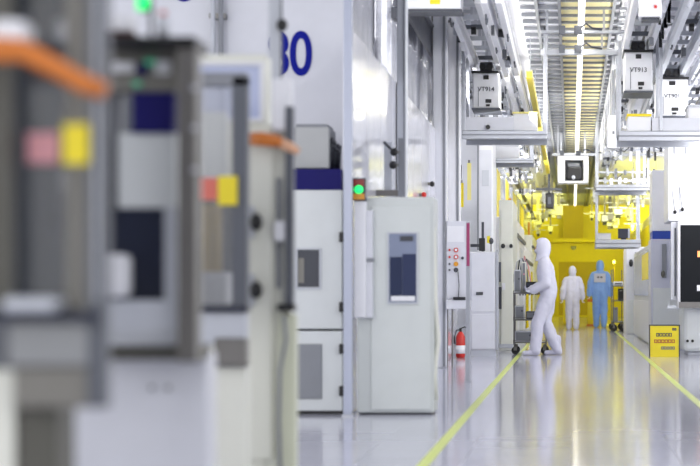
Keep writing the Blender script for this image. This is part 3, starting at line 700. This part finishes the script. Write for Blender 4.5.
part('rear_leg', MB().box(X(660, Ys), X(668, Ys), Ys + .15, Ys + .17, 0, .3), 'dark', t)
part('leg_hinge', MB().box(X(660, Ys), X(668, Ys), Ys + .03, Ys + .17, .28, .3), 'dark', t)

Yr = 27.2
t = thing('process_tool', 'large white machine at the right with a dark screen and rounded lower body', 'machine', base(700, Yr))
lb = part('lower_body', MB().fb(683.5, 760, 306, 352, Yr + .12, 1.2), 'greywhite', t, bev=.06)
part('plinth', MB().fb(688, 760, 352, None, Yr + .2, 1.0), 'pale', t, bev=.01)
for a in (687.5, 692.5): part('port', MB().cyl(P(a, 341, Yr + .10), P(a, 341, Yr + .13), .022), 'black', lb)
sf = part('screen_frame', MB().fb(677.5, 770, 221, 308, Yr - .1, .2), 'white', t, bev=.02)
sc = part('screen', MB().fb(680.5, 770, 225, 303, Yr - .11, .02), 'screen', t, label='dark glass screen')
part('screen_sill', MB().fb(679, 770, 302, 308, Yr - .13, .05), 'steel', t)
for q, (a, b, mm) in enumerate(((699, 254, 'amberlight'), (698.5, 288, 'white'))):
    part('screen_reflection', MB().fb(a - 1.5, a + 2.5, b - 3, b + 3, Yr - .115, .006), mm, sc)  # reflected machine lights on the glass, laid on as coloured plates
part('screen_bracket', MB().fb(667, 681, 305.5, 309, Yr - .02, .12), 'alu', t, bev=.008)
part('left_post', MB().fb(671, 677, 222, 300, Yr + .05, .1), 'lilac', t, bev=.01)
part('post_strip', MB().fb(674.5, 676, 228, 296, Yr + .035, .02), 'slate', t)
part('upper_body', MB().fb(668, 770, 143, 221, Yr + .1, 1.3), 'white', t, bev=.02)
for a in (673.5, 685): part('seam', MB().fb(a, a + 1.5, 147, 154, Yr + .09, .015), 'midgrey', t)
part('panel_seam', MB().fb(679.5, 680.1, 144, 220, Yr + .092, .01), 'pale', t)
for a, b in ((675, 212), (682.5, 209.5)):
    kk = part('hook_knob', MB().ell(P(a, b, Yr + .06), (.026, .03, .03)), 'black', t, smooth=True)
    part('knob_wire', MB().tube([P(a, b, Yr + .07), P(a - 3, b - 22, Yr + .085)], .005), 'slate', kk)
part('rear_body', MB().box(X(683.5, Yr + .12), X(760, Yr), Yr + .32, Yr + 1.3, Z(306, Yr), Z(221, Yr)), 'lilac', t)

Yq = 30.2
t = thing('tool_cabinet', 'white cabinet with a blue band behind the yellow floor sign', 'cabinet', base(666, Yq))
part('upper_body', MB().fb(652, 672, 170, 231, Yq, 1.0), 'white', t, bev=.012)
part('blue_band', MB().fb(652.5, 690, 231, 239, Yq + .002, 1.0), 'blue', t, bev=.003)
lw = part('lower_body', MB().fb(651, 690, 239, None, Yq, 1.0), mat('lavender_grey_paint', '#c3c6d6', .35), t, bev=.012)
part('lower_door', MB().fb(653, 684, 288, 346, Yq - .02, .025), 'greywhite', lw, bev=.006)
part('latch_bar', MB().fb(662, 666.5, 244, 278, Yq - .05, .05), 'midgrey', lw, bev=.005)
part('latch_knob', MB().ell(P(663, 274, Yq - .06), (.035, .03, .06)), 'olive', lw, smooth=True)
t = thing('process_tool', 'long pale blue tool with glass flank running back beside the right floor line', 'machine', (1.5, 31.5, 0))
part('body', MB().box(1.42, 2.2, 31.6, 41.2, 0, 1.85), 'pale', t, bev=.02)
part('glass_flank', MB().box(1.40, 1.42, 32.2, 40.6, .9, 1.75), 'skyblue', t)
part('yellow_film', MB().box(1.395, 1.42, 33, 36, 1.2, 1.7), 'yellow', t)
part('kick_panel', MB().box(1.40, 1.42, 32, 41, .05, .8), 'lilac', t)
Yg = 41.8
t = thing('equipment_rack', 'white rack with a grey side channel at the far right of the aisle', 'machine', base(635, Yg))
part('body', MB().fb(626, 645, 247, None, Yg, 2.0), 'lilac', t, bev=.02)
part('side_channel', MB().fb(635, 641.5, 252, 298, Yg - .06, .07), 'midgrey', t, bev=.01)
part('lower_door', MB().fb(627.5, 640, 300, 334, Yg - .03, .04), 'greywhite', t, bev=.01)
part('black_knob', MB().ell(P(631, 263, Yg - .05), (.05, .04, .09)), 'black', t, smooth=True)
# dark trolley next to it
Yd = 44.4
t = cart('equipment_cart', 'dark parts trolley beside the person in blue', 'cart', X(613, Yd), X(624, Yd), Yd, Yd + 2.0, (.22, .75, 1.12), 1.55, 'slate', .09)
for nme, lb, a, b, z0, z1, mm, oy in (('parts_bin', 'black parts bin on the dark trolley', 618.5, 624, .77, 1.06, 'black', .1), ('parts_bin', 'grey parts bin low on the dark trolley', 613.5, 618, .24, .6, 'midgrey', .1), ('parts_bin', 'white flat bin on top of the dark trolley', 614, 623.5, 1.14, 1.24, 'white', .3)):
    q = thing(nme, lb, 'bin', (X((a + b)/2, Yd), Yd + oy, z0 + .001))
    part('bin_body', MB().box(X(a, Yd), X(b, Yd), Yd + oy, Yd + oy + .5, z0 + .001, z1), mm, q, bev=.01)
    part('bin_handle', MB().box(X(a, Yd) + .03, X(b, Yd) - .03, Yd + oy - .02, Yd + oy, z1 - .06, z1 - .03), 'steel', q)
# ------------------------------------------------------------------ far yellow bay
struct('door_1', MB().box(-0.55, 1.15, YEND - .06, YEND, 0, 2.25), 'mustard')
struct('trim_3', MB().frame(-0.62, 1.22, -.02, 2.32, YEND - .09, YEND - .001, .07), 'yellowwall')
struct('wall_pilaster', MB().box(-0.36, 0.46, YEND - .5, YEND, 3.2, H), 'mustard')
struct('wall_soffit', MB().box(-6, 6, YEND - .5, YEND, 3.05, 3.2), 'yellowwall')
t = thing('wall_mounted_fitting', 'small grey fitting on the far yellow wall above the doors', 'fitting', (X(573, YEND), YEND - .05, Z(249, YEND)))  # small grey wall fitting of no known kind
part('plate', MB().fb(571, 576, 246, 249, YEND - .05, .05), 'midgrey', t)
part('dome', MB().ell(P(573.5, 248.5, YEND - .06), (.08, .05, .05)), 'pale', t, smooth=True)
t = thing('wall_lamp', 'bright yellow wall lamp beside the head of the person in blue', 'lamp', (X(614, 66), 66, Z(262, 66)))
part('bulb', MB().ell(P(614, 262, 66), (.05, .04, .06)), 'yellowlamp', t, smooth=True)
part('post', MB().cyl((X(614, 66), 66.02, 0), P(614, 264, 66.02), .03), 'mustard', t)
for k, (a, b, tt, Yk, lb) in enumerate(((587.5, 594.5, 302, 52.5, 'yellow floor barrier with an orange top left of the person in blue'), (563, 568.5, 298, 54, 'yellow floor barrier behind the person in white walking away'))):
    t = thing('floor_barrier', lb, 'barrier', base((a + b)/2, Yk))
    part('panel', MB().fb(a, b, tt, None, Yk, .08), 'yellow', t, bev=.02)
    part('top_cap', MB().fb(a, b, tt - 3, tt, Yk - .01, .1), 'orange' if k == 0 else 'yellow', t, bev=.01)
    part('foot', MB().box(X(a, Yk) - .03, X(b, Yk) + .03, Yk - .12, Yk + .2, 0, .05), 'orange' if k == 0 else 'mustard', t)
# side walls inside the yellow bay
struct('wall_bay_yellow_left', MB().box(-1.62, -1.52, 58, YEND - .05, 0, 3.05), 'yellowwall')
struct('wall_bay_yellow_right', MB().box(2.35, 2.44, 52, YEND - .05, 0, 3.05), 'yellowwall')

# ------------------------------------------------------------------ ceiling lights
first = None; k = 0; y = 16.2
while y < 71:
    if first is None:
        first = thing('ceiling_light', 'white tube lights in one long line over the aisle', 'light', (0.12, y, H - .13), 'aisle tube lights')
        part('tube', MB().box(0.085, 0.155, y, y + 1.25, H - .15, H - .13), 'lamp', first)
        part('housing', MB().box(0.075, 0.165, y, y + 1.25, H - .13, H - .032), 'white', first)
    else:
        c = copy_tree(first); c.location = (0.12, y, H - .13)
    y += 1.36
# ------------------------------------------------------------------ overhead transport tracks
def track(label, xc, y0, y1, z, w, m_, seed, railm=None, step=0.9):
    rnd = random.Random(seed)
    t = thing('overhead_track', label, 'track', (xc, y0, z))
    for s in (-1, 1):
        r = part('rail', MB().box(xc + s*w - .035, xc + s*w + .035, y0, y1, z, z + .12), railm or m_, t, bev=.008)
        part('rail_flange', MB().box(xc + s*w - .06, xc + s*w + .06, y0, y1, z + .12, z + .135), m_, r)
    yy = y0 + .2; i = 0
    while yy < y1:
        part('cross_tie', MB().box(xc - w - .045, xc + w + .045, yy, yy + .06, z + .135, z + .19), 'pale' if i % 3 else 'slate', t)
        hg = part('hanger', MB().box(xc - .02, xc + .02, yy + .015, yy + .045, z + .19, H), 'alu', t)
        q = rnd.random()
        if q < .55 and not 23.4 < yy < 26.6:
            sx = rnd.choice((-1, 0, 1))*(w - rnd.uniform(.0, .06)); sz = rnd.uniform(.03, .06); zb = z - rnd.uniform(.04, .11)
            part('sensor_box', MB().box(xc + sx - sz/2, xc + sx + sz/2, yy + .2, yy + .2 + rnd.uniform(.05, .14), zb, z + .01), rnd.choice(('white', 'white', 'dark', 'midgrey', 'black', 'pale')), t)
        yy += step*rnd.uniform(.85, 1.15); i += 1
    part('power_cable', MB().tube([(xc + w*.5, y0 + (y1 - y0)*j/14, z + .203 + .004*((j*7) % 3)) for j in range(15)], .018, 6), 'dark', t)
    yy = y0 + .7; i = 0
    while yy < min(y1 - 1, y0 + 26):
        q = xc + (w + .015)*(1 if i % 2 else -1); ln = rnd.uniform(.3, .8); dp = rnd.uniform(.03, .09)
        if not 23.4 < yy < 26.6: part('cable_loop', MB().tube([(q, yy, z + .06), (q, yy + ln*.2, z - dp*.6), (q, yy + ln*.5, z - dp), (q, yy + ln*.8, z - dp*.6), (q, yy + ln, z + .06)], .011, 6), rnd.choice(('dark', 'slate', 'pale', 'white')), t)
        if i % 2 and not 23.4 < yy < 26.6: part('pulley', MB().cyl((xc - .03, yy + .3, z + .05), (xc + .03, yy + .3, z + .05), .05, 12), 'black', t)
        yy += rnd.uniform(1.0, 1.9); i += 1
    return t
track('left overhead track carrying a boxy vehicle above the button panel', -1.21, 19.8, 54, 4.12, .17, 'white', 1)
track('white overhead track left of the aisle lights with yellow edge', -0.83, 18.5, 45, 3.92, .075, 'white', 2, None, 1.0)
track('inner right overhead track over the aisle edge', 0.894, 18.5, 54, 4.22, .17, 'white', 3)
track('outer right overhead track beside the large white machine', 1.42, 18.5, 35.4, 4.05, .15, 'pale', 4)
track('far right overhead track at the wall side', 2.02, 18.5, 35.4, 4.15, .2, 'white', 5)
t = thing('cable_duct', 'yellow cable duct running along the white overhead track', 'duct', (-0.59, 20, 3.95))
part('duct_body', MB().box(-0.635, -0.555, 25, 45, 3.93, 4.02), mat('dull_yellow_duct', '#d2bf2c', .45), t)
part('duct_lid', MB().box(-0.638, -0.552, 25, 45, 4.02, 4.035), 'paleyellow', t)
for k in range(6): part('hanger', MB().box(-0.597, -0.585, 25.5 + k*3.4, 25.53 + k*3.4, 4.035, H), 'alu', t)
# tray ladders
for xc, z, lb, sd in ((-1.66, 4.28, 'grey cable ladder above the left wall columns', 1),):
    t = thing('cable_ladder', lb, 'cable tray', (xc, 24, z))
    ya, yb = (24.8 if sd == 1 else 18.5), (58 if sd == 1 else 35)
    for s in (-1, 1): part('side_rail', MB().box(xc + s*.1 - .012, xc + s*.1 + .012, ya, yb, z, z + .07), 'alu', t)
    yy = ya + .2
    while yy < yb and yy < ya + 30:
        part('rung', MB().box(xc - .1, xc + .1, yy, yy + .03, z + .02, z + .045), 'midgrey', t); yy += .75
    for j in range(4): part('hanger', MB().cyl((xc, ya + .5 + j*4.2, z), (xc, ya + .5 + j*4.2, H), .01, 6), 'alu', t)
    for j in range(2): part('cable', MB().tube([(xc - .04 + .08*j, ya + q*(yb - ya)/12, z + .055 + .01*(q % 2)) for q in range(13)], .02, 6), ('dark', 'pale')[j], t)

# vehicles
def vehicle(px0, px1, py0, py1, Y, D, txt, label, z_track, inner=False):
    x0, x1 = X(px0, Y), X(px1, Y); z0, z1 = Z(py1, Y), Z(py0, Y); xc = (x0 + x1)/2; w = x1 - x0
    t = thing('transport_vehicle', label, 'vehicle', (xc, Y, z0), )
    b = part('housing', MB().box(x0, x1, Y, Y + D, z0 + .03, z1), 'white', t, bev=.02)
    part('top_flange', MB().box(x0 - .015, x1 + .015, Y - .02, Y + D + .01, z1, z1 + .03), 'black', t, bev=.005)
    tr = part('drive_unit', MB().box(xc - w*.24, xc + w*.24, Y + .05, Y + D - .05, z1 + .03, z1 + .16), 'dark', t, bev=.02)
    for s in (-1, 1): part('drive_wheel', MB().cyl((xc + s*w*.13, Y + .02, z1 + .09), (xc + s*w*.12, Y + .1, z1 + .09), .045, 16), 'black', tr)
    part('drive_pin', MB().cyl((xc, Y + D*.5, z1 + .12), (xc, Y + D*.5, z1 + .165), .03), 'steel', tr)
    part('bumper_rail', MB().box(x0 - .01, x1 + .01, Y - .015, Y + D, z0, z0 + .03), 'slate', t, bev=.005)
    part('sensor_window', MB().box(xc - w*.1 + .0, xc + w*.1, Y - .01, Y, z1 - .09, z1 - .03), 'black', b)
    part('sensor_window', MB().box(xc - w*.02, xc + w*.2, Y - .01, Y, z0 + .10, z0 + .15), 'black', b)
    part('sensor_window', MB().box(xc + w*.0, xc + w*.14, Y - .01, Y, z0 + .05, z0 + .08), 'black', b)
    part('side_seam', MB().box(x0 + w*.2, x0 + w*.23, Y - .004, Y + .002, z0 + .05, z0 + (z1 - z0)*.55), 'midgrey', b)
    if txt:
        o = text_mesh('lettering', txt, .086, 'ink', b, (xc, Y - .004, z0 + (z1 - z0)*.56), .002, offset=.001)
    return t
vehicle(472.5, 499.5, 73, 110, 25.0, .7, 'VT914', 'white overhead vehicle marked VT914 hanging at the left', 4.12)
vehicle(624.5, 652.5, 52, 93, 24.2, .7, 'VT913', 'white overhead vehicle marked VT913 right of the ceiling grid', 4.14)
vehicle(656.5, 688, 79, 118, 25.6, .7, 'VT901', 'white overhead vehicle marked VT901, outermost at the right', 4.05)
t = thing('hanging_cabinet', 'white box with a red mark hanging at the top edge above the right vehicles', 'box', (X(650, 17.6), 17.6, Z(20, 17.6)))
bx = part('box_body', MB().fb(639.5, 661.5, -30, 17, 17.6, .25), 'white', t, bev=.012)
part('red_mark', MB().fb(654, 657, 5, 8, 17.59, .012), 'red', bx)
part('lower_lip', MB().fb(642, 660, 17, 20, 17.6, .2), 'dark', t)
part('hanger', MB().box(X(650, 17.6) - .02, X(650, 17.6) + .02, 17.7, 17.74, Z(-30, 17.6), H), 'alu', t)
# carrier lift over the aisle
Yv = 40.0
t = thing('carrier_lift', 'white lift housing with a dark carrier inside, hanging over the aisle', 'lift', (X(574, Yv), Yv, Z(183, Yv)))
part('side_panel', MB().fb(557.5, 565, 155.5, 183, Yv, .5), 'white', t, bev=.01)
part('side_panel', MB().fb(583.5, 588.5, 155.5, 183, Yv, .5), 'white', t, bev=.01)
part('top_plate', MB().fb(565, 583.5, 155.5, 160, Yv, .5), 'white', t)
part('bottom_plate', MB().fb(565, 583.5, 180.8, 183, Yv, .5), 'white', t)
part('back_plate', MB().fb(565.5, 583, 160.5, 180.5, Yv + .45, .03), 'midgrey', t)
cr = part('wafer_carrier', MB().fb(566, 582.5, 166.5, 180.3, Yv + .05, .35), 'black', t, bev=.04)
part('carrier_top', MB().fb(568, 580, 163, 166.5, Yv + .1, .25), 'midgrey', cr)
part('carrier_handle', MB().ell(P(573.5, 177.5, Yv + .04), (.04, .03, .05)), 'lilac', cr, smooth=True)
for a in (561, 585): part('hanger', MB().box(X(a, Yv) - .02, X(a, Yv) + .02, Yv + .2, Yv + .25, Z(155.5, Yv), H), 'alu', t)
t = thing('hoist_unit', 'black hoist box hanging in the yellow bay left of the lift', 'hoist', (X(549.5, 46), 46, Z(209, 46)))
hb = part('hoist_box', MB().fb(545.5, 554, 193, 208.5, 46, .4), 'black', t, bev=.03)
part('hoist_label', MB().fb(548, 551, 197, 204, 45.99, .02), 'slate', hb)
part('hanger', MB().box(X(549, 46) - .03, X(549, 46) + .03, 46.1, 46.15, Z(193, 46), H), 'dark', t)
part('cross_arm', MB().fb(536, 562, 188, 190.5, 46.05, .06), 'dark', t)

# portal frames and platforms
def platform(label, px0, px1, py, Y, D, drops, th=8.5):
    z1 = Z(py, Y); z0 = Z(py + th, Y)
    t = thing('hanging_platform', label, 'platform', (X((px0 + px1)/2, Y), Y, z0))
    f = part('front_beam', MB().box(X(px0, Y), X(px1, Y), Y, Y + .06, z0, z1), 'alu', t, bev=.008)
    part('beam_groove', MB().box(X(px0, Y), X(px1, Y), Y - .003, Y + .003, z0 + (z1 - z0)*.42, z0 + (z1 - z0)*.58), 'midgrey', f)
    part('rear_beam', MB().box(X(px0, Y), X(px1, Y), Y + D, Y + D + .06, z0, z1), 'alu', t, bev=.008)
    part('deck', MB().box(X(px0, Y), X(px1, Y), Y + .06, Y + D, z1 - .03, z1 - .005), 'midgrey', t)
    for d in drops:
        part('upright', MB().box(X(d, Y) - .022, X(d, Y) + .022, Y, Y + .045, z1, H), 'alu', t, bev=.004)
        part('upright', MB().box(X(d, Y) - .022, X(d, Y) + .022, Y + D, Y + D + .045, z1, H), 'alu', t, bev=.004)
    return t, z1
pl, zt = platform('grey hanging platform below the left vehicle', 462, 547, 130.5, 24.6, 1.0, (545, 463.5))
part('guard_panel', MB().fb(462, 514, 117, 130.5, 24.62, .02), 'lilac', pl, bev=.004)
part('knob', MB().cyl(P(488, 127, 24.56), P(488, 127, 24.62), .03), 'black', pl)
t = thing('white_case', 'white case resting on the left hanging platform', 'case', (X(525, 24.8), 24.8, zt))
part('case_body', MB().box(X(513, 24.7), X(537, 24.7), 24.7, 25.2, zt + .001, zt + .24), 'white', t, bev=.01)
part('case_lid', MB().box(X(512.5, 24.7), X(537.5, 24.7), 24.69, 25.21, zt + .24, zt + .265), 'paleyellow', t)
pl, zt = platform('grey hanging platform below the right vehicles', 618.5, 716, 131, 24.0, 1.0, (619.5, 661), 10)
part('guard_panel', MB().fb(652, 716, 118, 131, 24.02, .02), 'lilac', pl, bev=.004)
t = thing('white_case', 'white case with a yellow top edge on the right hanging platform', 'case', (X(639, 24.1), 24.1, zt))
part('case_body', MB().box(X(627.5, 24.05), X(651, 24.05), 24.05, 24.6, zt + .001, zt + .20), 'white', t, bev=.01)
part('case_lid', MB().box(X(627, 24.05), X(651.5, 24.05), 24.04, 24.61, zt + .20, zt + .235), 'yellow', t)
t = thing('white_case', 'broad white case at the frame edge on the right hanging platform', 'case', (X(700, 24.5), 24.5, zt))
part('case_body', MB().box(X(688, 24.4), X(716, 24.4), 24.4, 25.0, zt + .001, zt + .36), 'white', t, bev=.01)
part('case_lid', MB().box(X(687.5, 24.4), X(716.5, 24.4), 24.39, 25.01, zt + .36, zt + .39), 'pale', t)
pl, zt = platform('second hanging platform at the right, over the aisle edge', 596, 650, 184.5, 36.0, 1.8, (597.5, 648), 6)
pl, zt = platform('lowest hanging platform with a monitor, in front of the yellow bay', 595.5, 641, 239.5, 38.2, 1.2, (597, 639), 8)
t = thing('monitor', 'small black monitor standing on the lowest hanging platform', 'monitor', (X(624, 38.4), 38.4, zt))
part('screen', MB().box(X(618, 38.4), X(629, 38.4), 38.4, 38.46, zt + .03, zt + .24), 'navy', t, bev=.01)
part('stand', MB().box(X(621, 38.4), X(626, 38.4), 38.38, 38.56, zt + .001, zt + .03), 'black', t)
part('side_cover', MB().box(X(628, 38.4), X(630, 38.4), 38.39, 38.5, zt + .03, zt + .24), 'pale', t)
t = thing('white_case', 'low white case beside the monitor on the lowest platform', 'case', (X(604, 38.4), 38.4, zt))
part('case_body', MB().box(X(597, 38.4), X(611, 38.4), 38.4, 38.9, zt + .001, zt + .12), 'white', t, bev=.01)
part('case_lid', MB().box(X(597, 38.4), X(611, 38.4), 38.39, 38.91, zt + .12, zt + .14), 'lilac', t)
pl, zt = platform('short hanging platform at the left behind the white case', 481, 533, 158, 29.5, 1.0, (482.5, 531), 5)
t = thing('white_case', 'long white case on the short left platform', 'case', (X(507, 29.6), 29.6, zt))
part('case_body', MB().box(X(494, 29.6), X(519, 29.6), 29.6, 30.1, zt + .001, zt + .2), 'white', t, bev=.01)
part('case_lid', MB().box(X(494, 29.6), X(519, 29.6), 29.59, 30.11, zt + .2, zt + .22), 'lilac', t)
t = thing('hanging_cabinet', 'tall white box hanging right of the ceiling grid', 'box', (X(613.5, 27), 27, Z(149, 27)))
bx = part('box_body', MB().fb(607.5, 620, 115, 148, 27, .3), 'white', t, bev=.012)
part('box_switch', MB().fb(612.5, 614.5, 131, 134, 26.98, .02), 'midgrey', bx)
part('hanger', MB().box(X(613.5, 27) - .02, X(613.5, 27) + .02, 27.1, 27.14, Z(115, 27), H), 'alu', t)
t = thing('hanging_cabinet', 'white equipment box with a yellow tag hanging at the top left', 'box', (X(432, 19), 19.0, Z(10, 19)))
bx = part('box_body', MB().fb(404, 461, -30, 9, 19.0, .4), 'white', t, bev=.012)
part('yellow_tag', MB().fb(430, 440, -6, 4, 18.99, .012), 'yellow', bx)
part('lower_rail', MB().fb(404, 462, 9, 12, 18.98, .3), 'dark', t)
part('hanger', MB().box(X(415, 19) - .02, X(415, 19) + .02, 19.1, 19.14, Z(-30, 19), H), 'alu', t)
part('camera_head', MB().fb(391, 405, 7, 19, 18.9, .2), 'dark', t, bev=.01)
# portal across the ceiling grid
for k, (py, Y, a, b) in enumerate(((49, 24.9, 541, 622), (30, 23.0, 541, 624), (153, 38.5, 552, 597))):
    lb = ['alloy portal beam crossing the ceiling grid between the two platforms', 'thin portal beam crossing the ceiling grid nearest the top edge', 'far portal beam crossing above the white lift housing'][k]
    t = thing('portal_beam', lb, 'beam', (X((a + b)/2, Y), Y, Z(py, Y)))
    h_ = (.08, .04, .06)[k]
    part('beam', MB().box(X(a, Y), X(b, Y), Y, Y + .08, Z(py, Y) - h_, Z(py, Y)), 'alu', t, bev=.006)
    for q in (a + 6, b - 20): part('hanger', MB().box(X(q, Y) - .015, X(q, Y) + .015, Y + .02, Y + .05, Z(py, Y), H), 'alu', t)
    part('sensor', MB().box(X(578, Y) - .05, X(578, Y) + .05, Y - .05, Y, Z(py, Y) - .06, Z(py, Y) + .05), 'dark', t)
    part('sensor', MB().box(X(562, Y) - .04, X(562, Y) + .04, Y - .05, Y, Z(py, Y) - .06, Z(py, Y) + .05), 'slate', t)
    part('cable', MB().tube([(X(578, Y), Y - .02, Z(py, Y)), (X(586, Y), Y - .02, Z(py, Y) + .08), (X(592, Y), Y - .02, Z(py, Y) + .02), (X(602, Y), Y - .02, Z(py, Y))], .014, 6), 'dark', t)
# hanging cross bars with boxes, left and right clutter
rnd = random.Random(5)
LS = ((-1.47, -1.465),); RS = ((1.155, 1.165), (1.66, 1.71), (2.33, 2.34))
for (xa, xb), lb, grp, ys, slots in (((-1.49, -0.9605), 'grey hung cross bars with small boxes among the left overhead tracks', 'cross bars over the left tracks', (20.6, 21.95, 22.7, 23.5, 26.6, 27.3, 28.3, 31.4, 32.6, 34, 35.6, 37.5, 40, 43, 47), LS),
                              ((0.595, 2.40), 'grey hung cross bars with small boxes among the right overhead tracks', 'cross bars over the right tracks', (21.6, 22.4, 23.1, 23.7, 25.3, 26.5, 27.4, 28.4, 29.7, 31.2, 32.6, 34.2, 35.2, 40, 43, 46.5), RS)):
    for Y in ys:
        high = Y < 27
        z = rnd.uniform(4.455, 4.48) if high else rnd.uniform(3.52, 3.70)
        t = thing('cross_bar', lb, 'cross bar', ((xa + xb)/2, Y, z), grp)
        part('bar', MB().box(xa, xb, Y, Y + .04, z, z + .04), 'alu', t)
        for q in (xa + .012, xb - .012): part('rod', MB().box(q - .005, q + .005, Y + .01, Y + .03, z + .04, H), 'midgrey', t)
        n_ = 9 if xa > 0 else 5
        for j in range(n_):
            s_ = rnd.uniform(.03, .075)
            if high:
                s_ = min(s_, .05)
                sl_ = rnd.choice(slots); px = rnd.uniform(*sl_); zl = z - rnd.uniform(.03, .3); zh = z + .03
            else:
                px = xa + .1 + (xb - xa - .2)*(j + rnd.uniform(.2, .8))/n_; zl = z + rnd.uniform(-.14, .0); zh = z + rnd.uniform(.06, .12)
            part('junction_box', MB().box(px - s_/2, px + s_/2, Y - .05, Y, zl, zh), rnd.choice(('white', 'pale', 'dark', 'black', 'midgrey', 'lilac', 'white', 'slate')), t)
        for j in range(2 if xa > 0 else 1):
            px = rnd.uniform(xa + .1, xb - .35)
            if not high: part('cable', MB().tube([(px, Y + .02, z + .04), (px + .05, Y + .08, z - .06), (px + .14, Y + .10, z - .09), (px + .22, Y + .08, z - .02), (px + .25, Y + .03, z + .04)], .01, 6), rnd.choice(('dark', 'slate', 'pale')), t)
# thin service pipes along the aisle
for k, (x, z, m_, lb) in enumerate(((1.70, 3.9, 'alu', 'thin bright service pipe under the outer right tracks'), (2.32, 4.0, 'dark', 'thin dark service pipe beyond the far right track'))):
    t = thing('service_pipe', lb, 'pipe', (x, 22, z))
    part('pipe', MB().cyl((x, 19.8, z), (x, 54, z), .022, 10), m_, t, smooth=True)
    for q in range(9): part('clip', MB().box(x - .03, x + .03, 20.9 + q*3.6, 20.94 + q*3.6, z - .03, z + .03), 'pale', t)
    for q in range(5): part('hanger', MB().box(x - .008, x + .008, 20.9 + q*7.2, 20.92 + q*7.2, z + .03, H), 'midgrey', t)
# overhead equipment inside the yellow bay
for k in range(44):
    right = k % 2
    xx = (.6 + 1.75*rnd.random()) if right else (-1.5 + 1.12*rnd.random())
    Y = 54.6 + k*.42; zb = rnd.uniform(3.3, 4.05)
    t = thing('transport_vehicle', 'small overhead vehicles parked in the far yellow bay, right side' if right else 'small overhead vehicles parked in the far yellow bay, left side', 'vehicle', (xx, Y, zb), 'parked vehicles, right of the yellow bay' if right else 'parked vehicles, left of the yellow bay')
    s_ = rnd.uniform(.05, .15); h_ = rnd.uniform(.1, .34)
    part('housing', MB().box(xx - s_, xx + s_, Y, Y + .3, zb, zb + h_), rnd.choice(('white', 'white', 'alu', 'pale')), t, bev=.02)
    part('gripper', MB().box(xx - s_*.6, xx + s_*.6, Y + .05, Y + .25, zb - .1, zb), rnd.choice(('steel', 'dark', 'alu')), t)
    part('drive_unit', MB().box(xx - .03, xx + .03, Y + .1, Y + .2, zb + h_, H), 'steel', t)
    part('guide_bar', MB().box(xx - .3, xx + .3, Y + .12, Y + .16, zb + h_ + .03, zb + h_ + .06), 'alu', t)

# ------------------------------------------------------------------ lights
def area(name, loc, sx, sy, power, col=(1, 1, 1), rot=(0, 0, 0)):
    l = bpy.data.lights.new(name, 'AREA'); l.shape = 'RECTANGLE'; l.size = sx; l.size_y = sy; l.energy = power; l.color = col
    o = bpy.data.objects.new(name, l); o.location = loc; o.rotation_euler = rot; COL.objects.link(o); return o
T = math.radians(35)
for i, yc in enumerate((1, 11, 21, 31, 41)):
    area('bay_fill', (-3.6, yc, H - .3), 1.6, 8, (80, 85, 112, 112, 112)[i], (1, .99, .98), (T, 0, 0))  # unseen lights over the tools, tilted to brighten camera-facing fronts
    area('bay_fill', (3.6, yc, H - .3), 1.6, 8, (80, 85, 75, 70, 90)[i], (1, .99, .98), (T, 0, 0))
    area('aisle_lamp', (0.12, yc, H - .17), .09, 8, (40, 40, 30, 30, 55)[i], (1, .99, .97))
for xc in (-2.1, 2.3):
    for yc, e in ((37.0, 60), (43.0, 70)): area('bay_fill', (xc, yc, H - .3), 1.4, 1.6, e, (1, .99, .97), (math.radians(50), 0, 0))  # added tilted fill to brighten the backs of the far figures
for yc in (19, 27, 35, 43):                      # added fill lights, unseen behind the wall tops, to brighten the overhead tracks
    area('overhead_fill', (4.2, yc, 3.2), 1.0, 7, (130, 240, 240, 240)[(yc - 19)//8], (1, .99, .99), (0, math.radians(114), math.radians(-42)))
    area('overhead_fill', (-2.75, yc, 3.7), .8, 7, (60, 90, 180, 180)[(yc - 19)//8], (1, .99, .99), (0, math.radians(-102), math.radians(42)))
for yc in (24, 32, 40):                          # added fill lights without fixtures, brightening the filter bay
    area('ceiling_fill', (-.70, yc, 4.30), .06, 7.5, 26, (1, .98, .92), (0, math.radians(-125), 0))
    area('ceiling_fill', (.66, yc, 4.34), .05, 7.5, 22, (1, .98, .92), (0, math.radians(130), 0))
for yc in (57, 65):
    area('yellow_lamp', (0.4, yc, H - .2), 3.6, 5.0, 130, (1, .95, .08), (math.radians(25), 0, 0))
for xc in (-2.3, 2.9):
    area('yellow_lamp', (xc, 52, 3.3), 1.0, 6.0, 110, (1, .95, .08), (0, math.radians(125 if xc > 0 else -125), math.radians(-15 if xc > 0 else 15)))
for xc in (-2.6, 3.0):
    area('yellow_lamp', (xc, 66, 3.4), 2.0, 3.0, 420, (1, .95, .08), (math.radians(70), 0, math.radians(20 if xc > 0 else -20)))
w = bpy.data.worlds.new('World'); SC.world = w; w.use_nodes = True
w.node_tree.nodes['Background'].inputs[0].default_value = (1, 1, 1, 1); w.node_tree.nodes['Background'].inputs[1].default_value = 1.0

# ------------------------------------------------------------------ camera
cd = bpy.data.cameras.new('Camera'); cam = bpy.data.objects.new('Camera', cd); COL.objects.link(cam)
cam.location = (0, 0, EYE); cam.rotation_euler = (PI/2, 0, 0)
cd.sensor_fit = 'HORIZONTAL'; cd.sensor_width = 36; cd.lens = 36*F/700; cd.clip_end = 300
cd.shift_x = (350 - VX)/700; cd.shift_y = (VY - 233)/700
cd.dof.use_dof = True; cd.dof.focus_distance = 27.5; cd.dof.aperture_fstop = 2.2; cd.dof.aperture_blades = 0
SC.camera = cam
SC.cycles.max_bounces = 8; SC.cycles.transparent_max_bounces = 12; SC.cycles.use_denoising = True; SC.cycles.caustics_reflective = False; SC.cycles.caustics_refractive = False
vs = SC.view_settings; vs.view_transform = 'Standard'; vs.look = 'None'; vs.gamma = 1; vs.use_curve_mapping = False; vs.exposure = 0.3
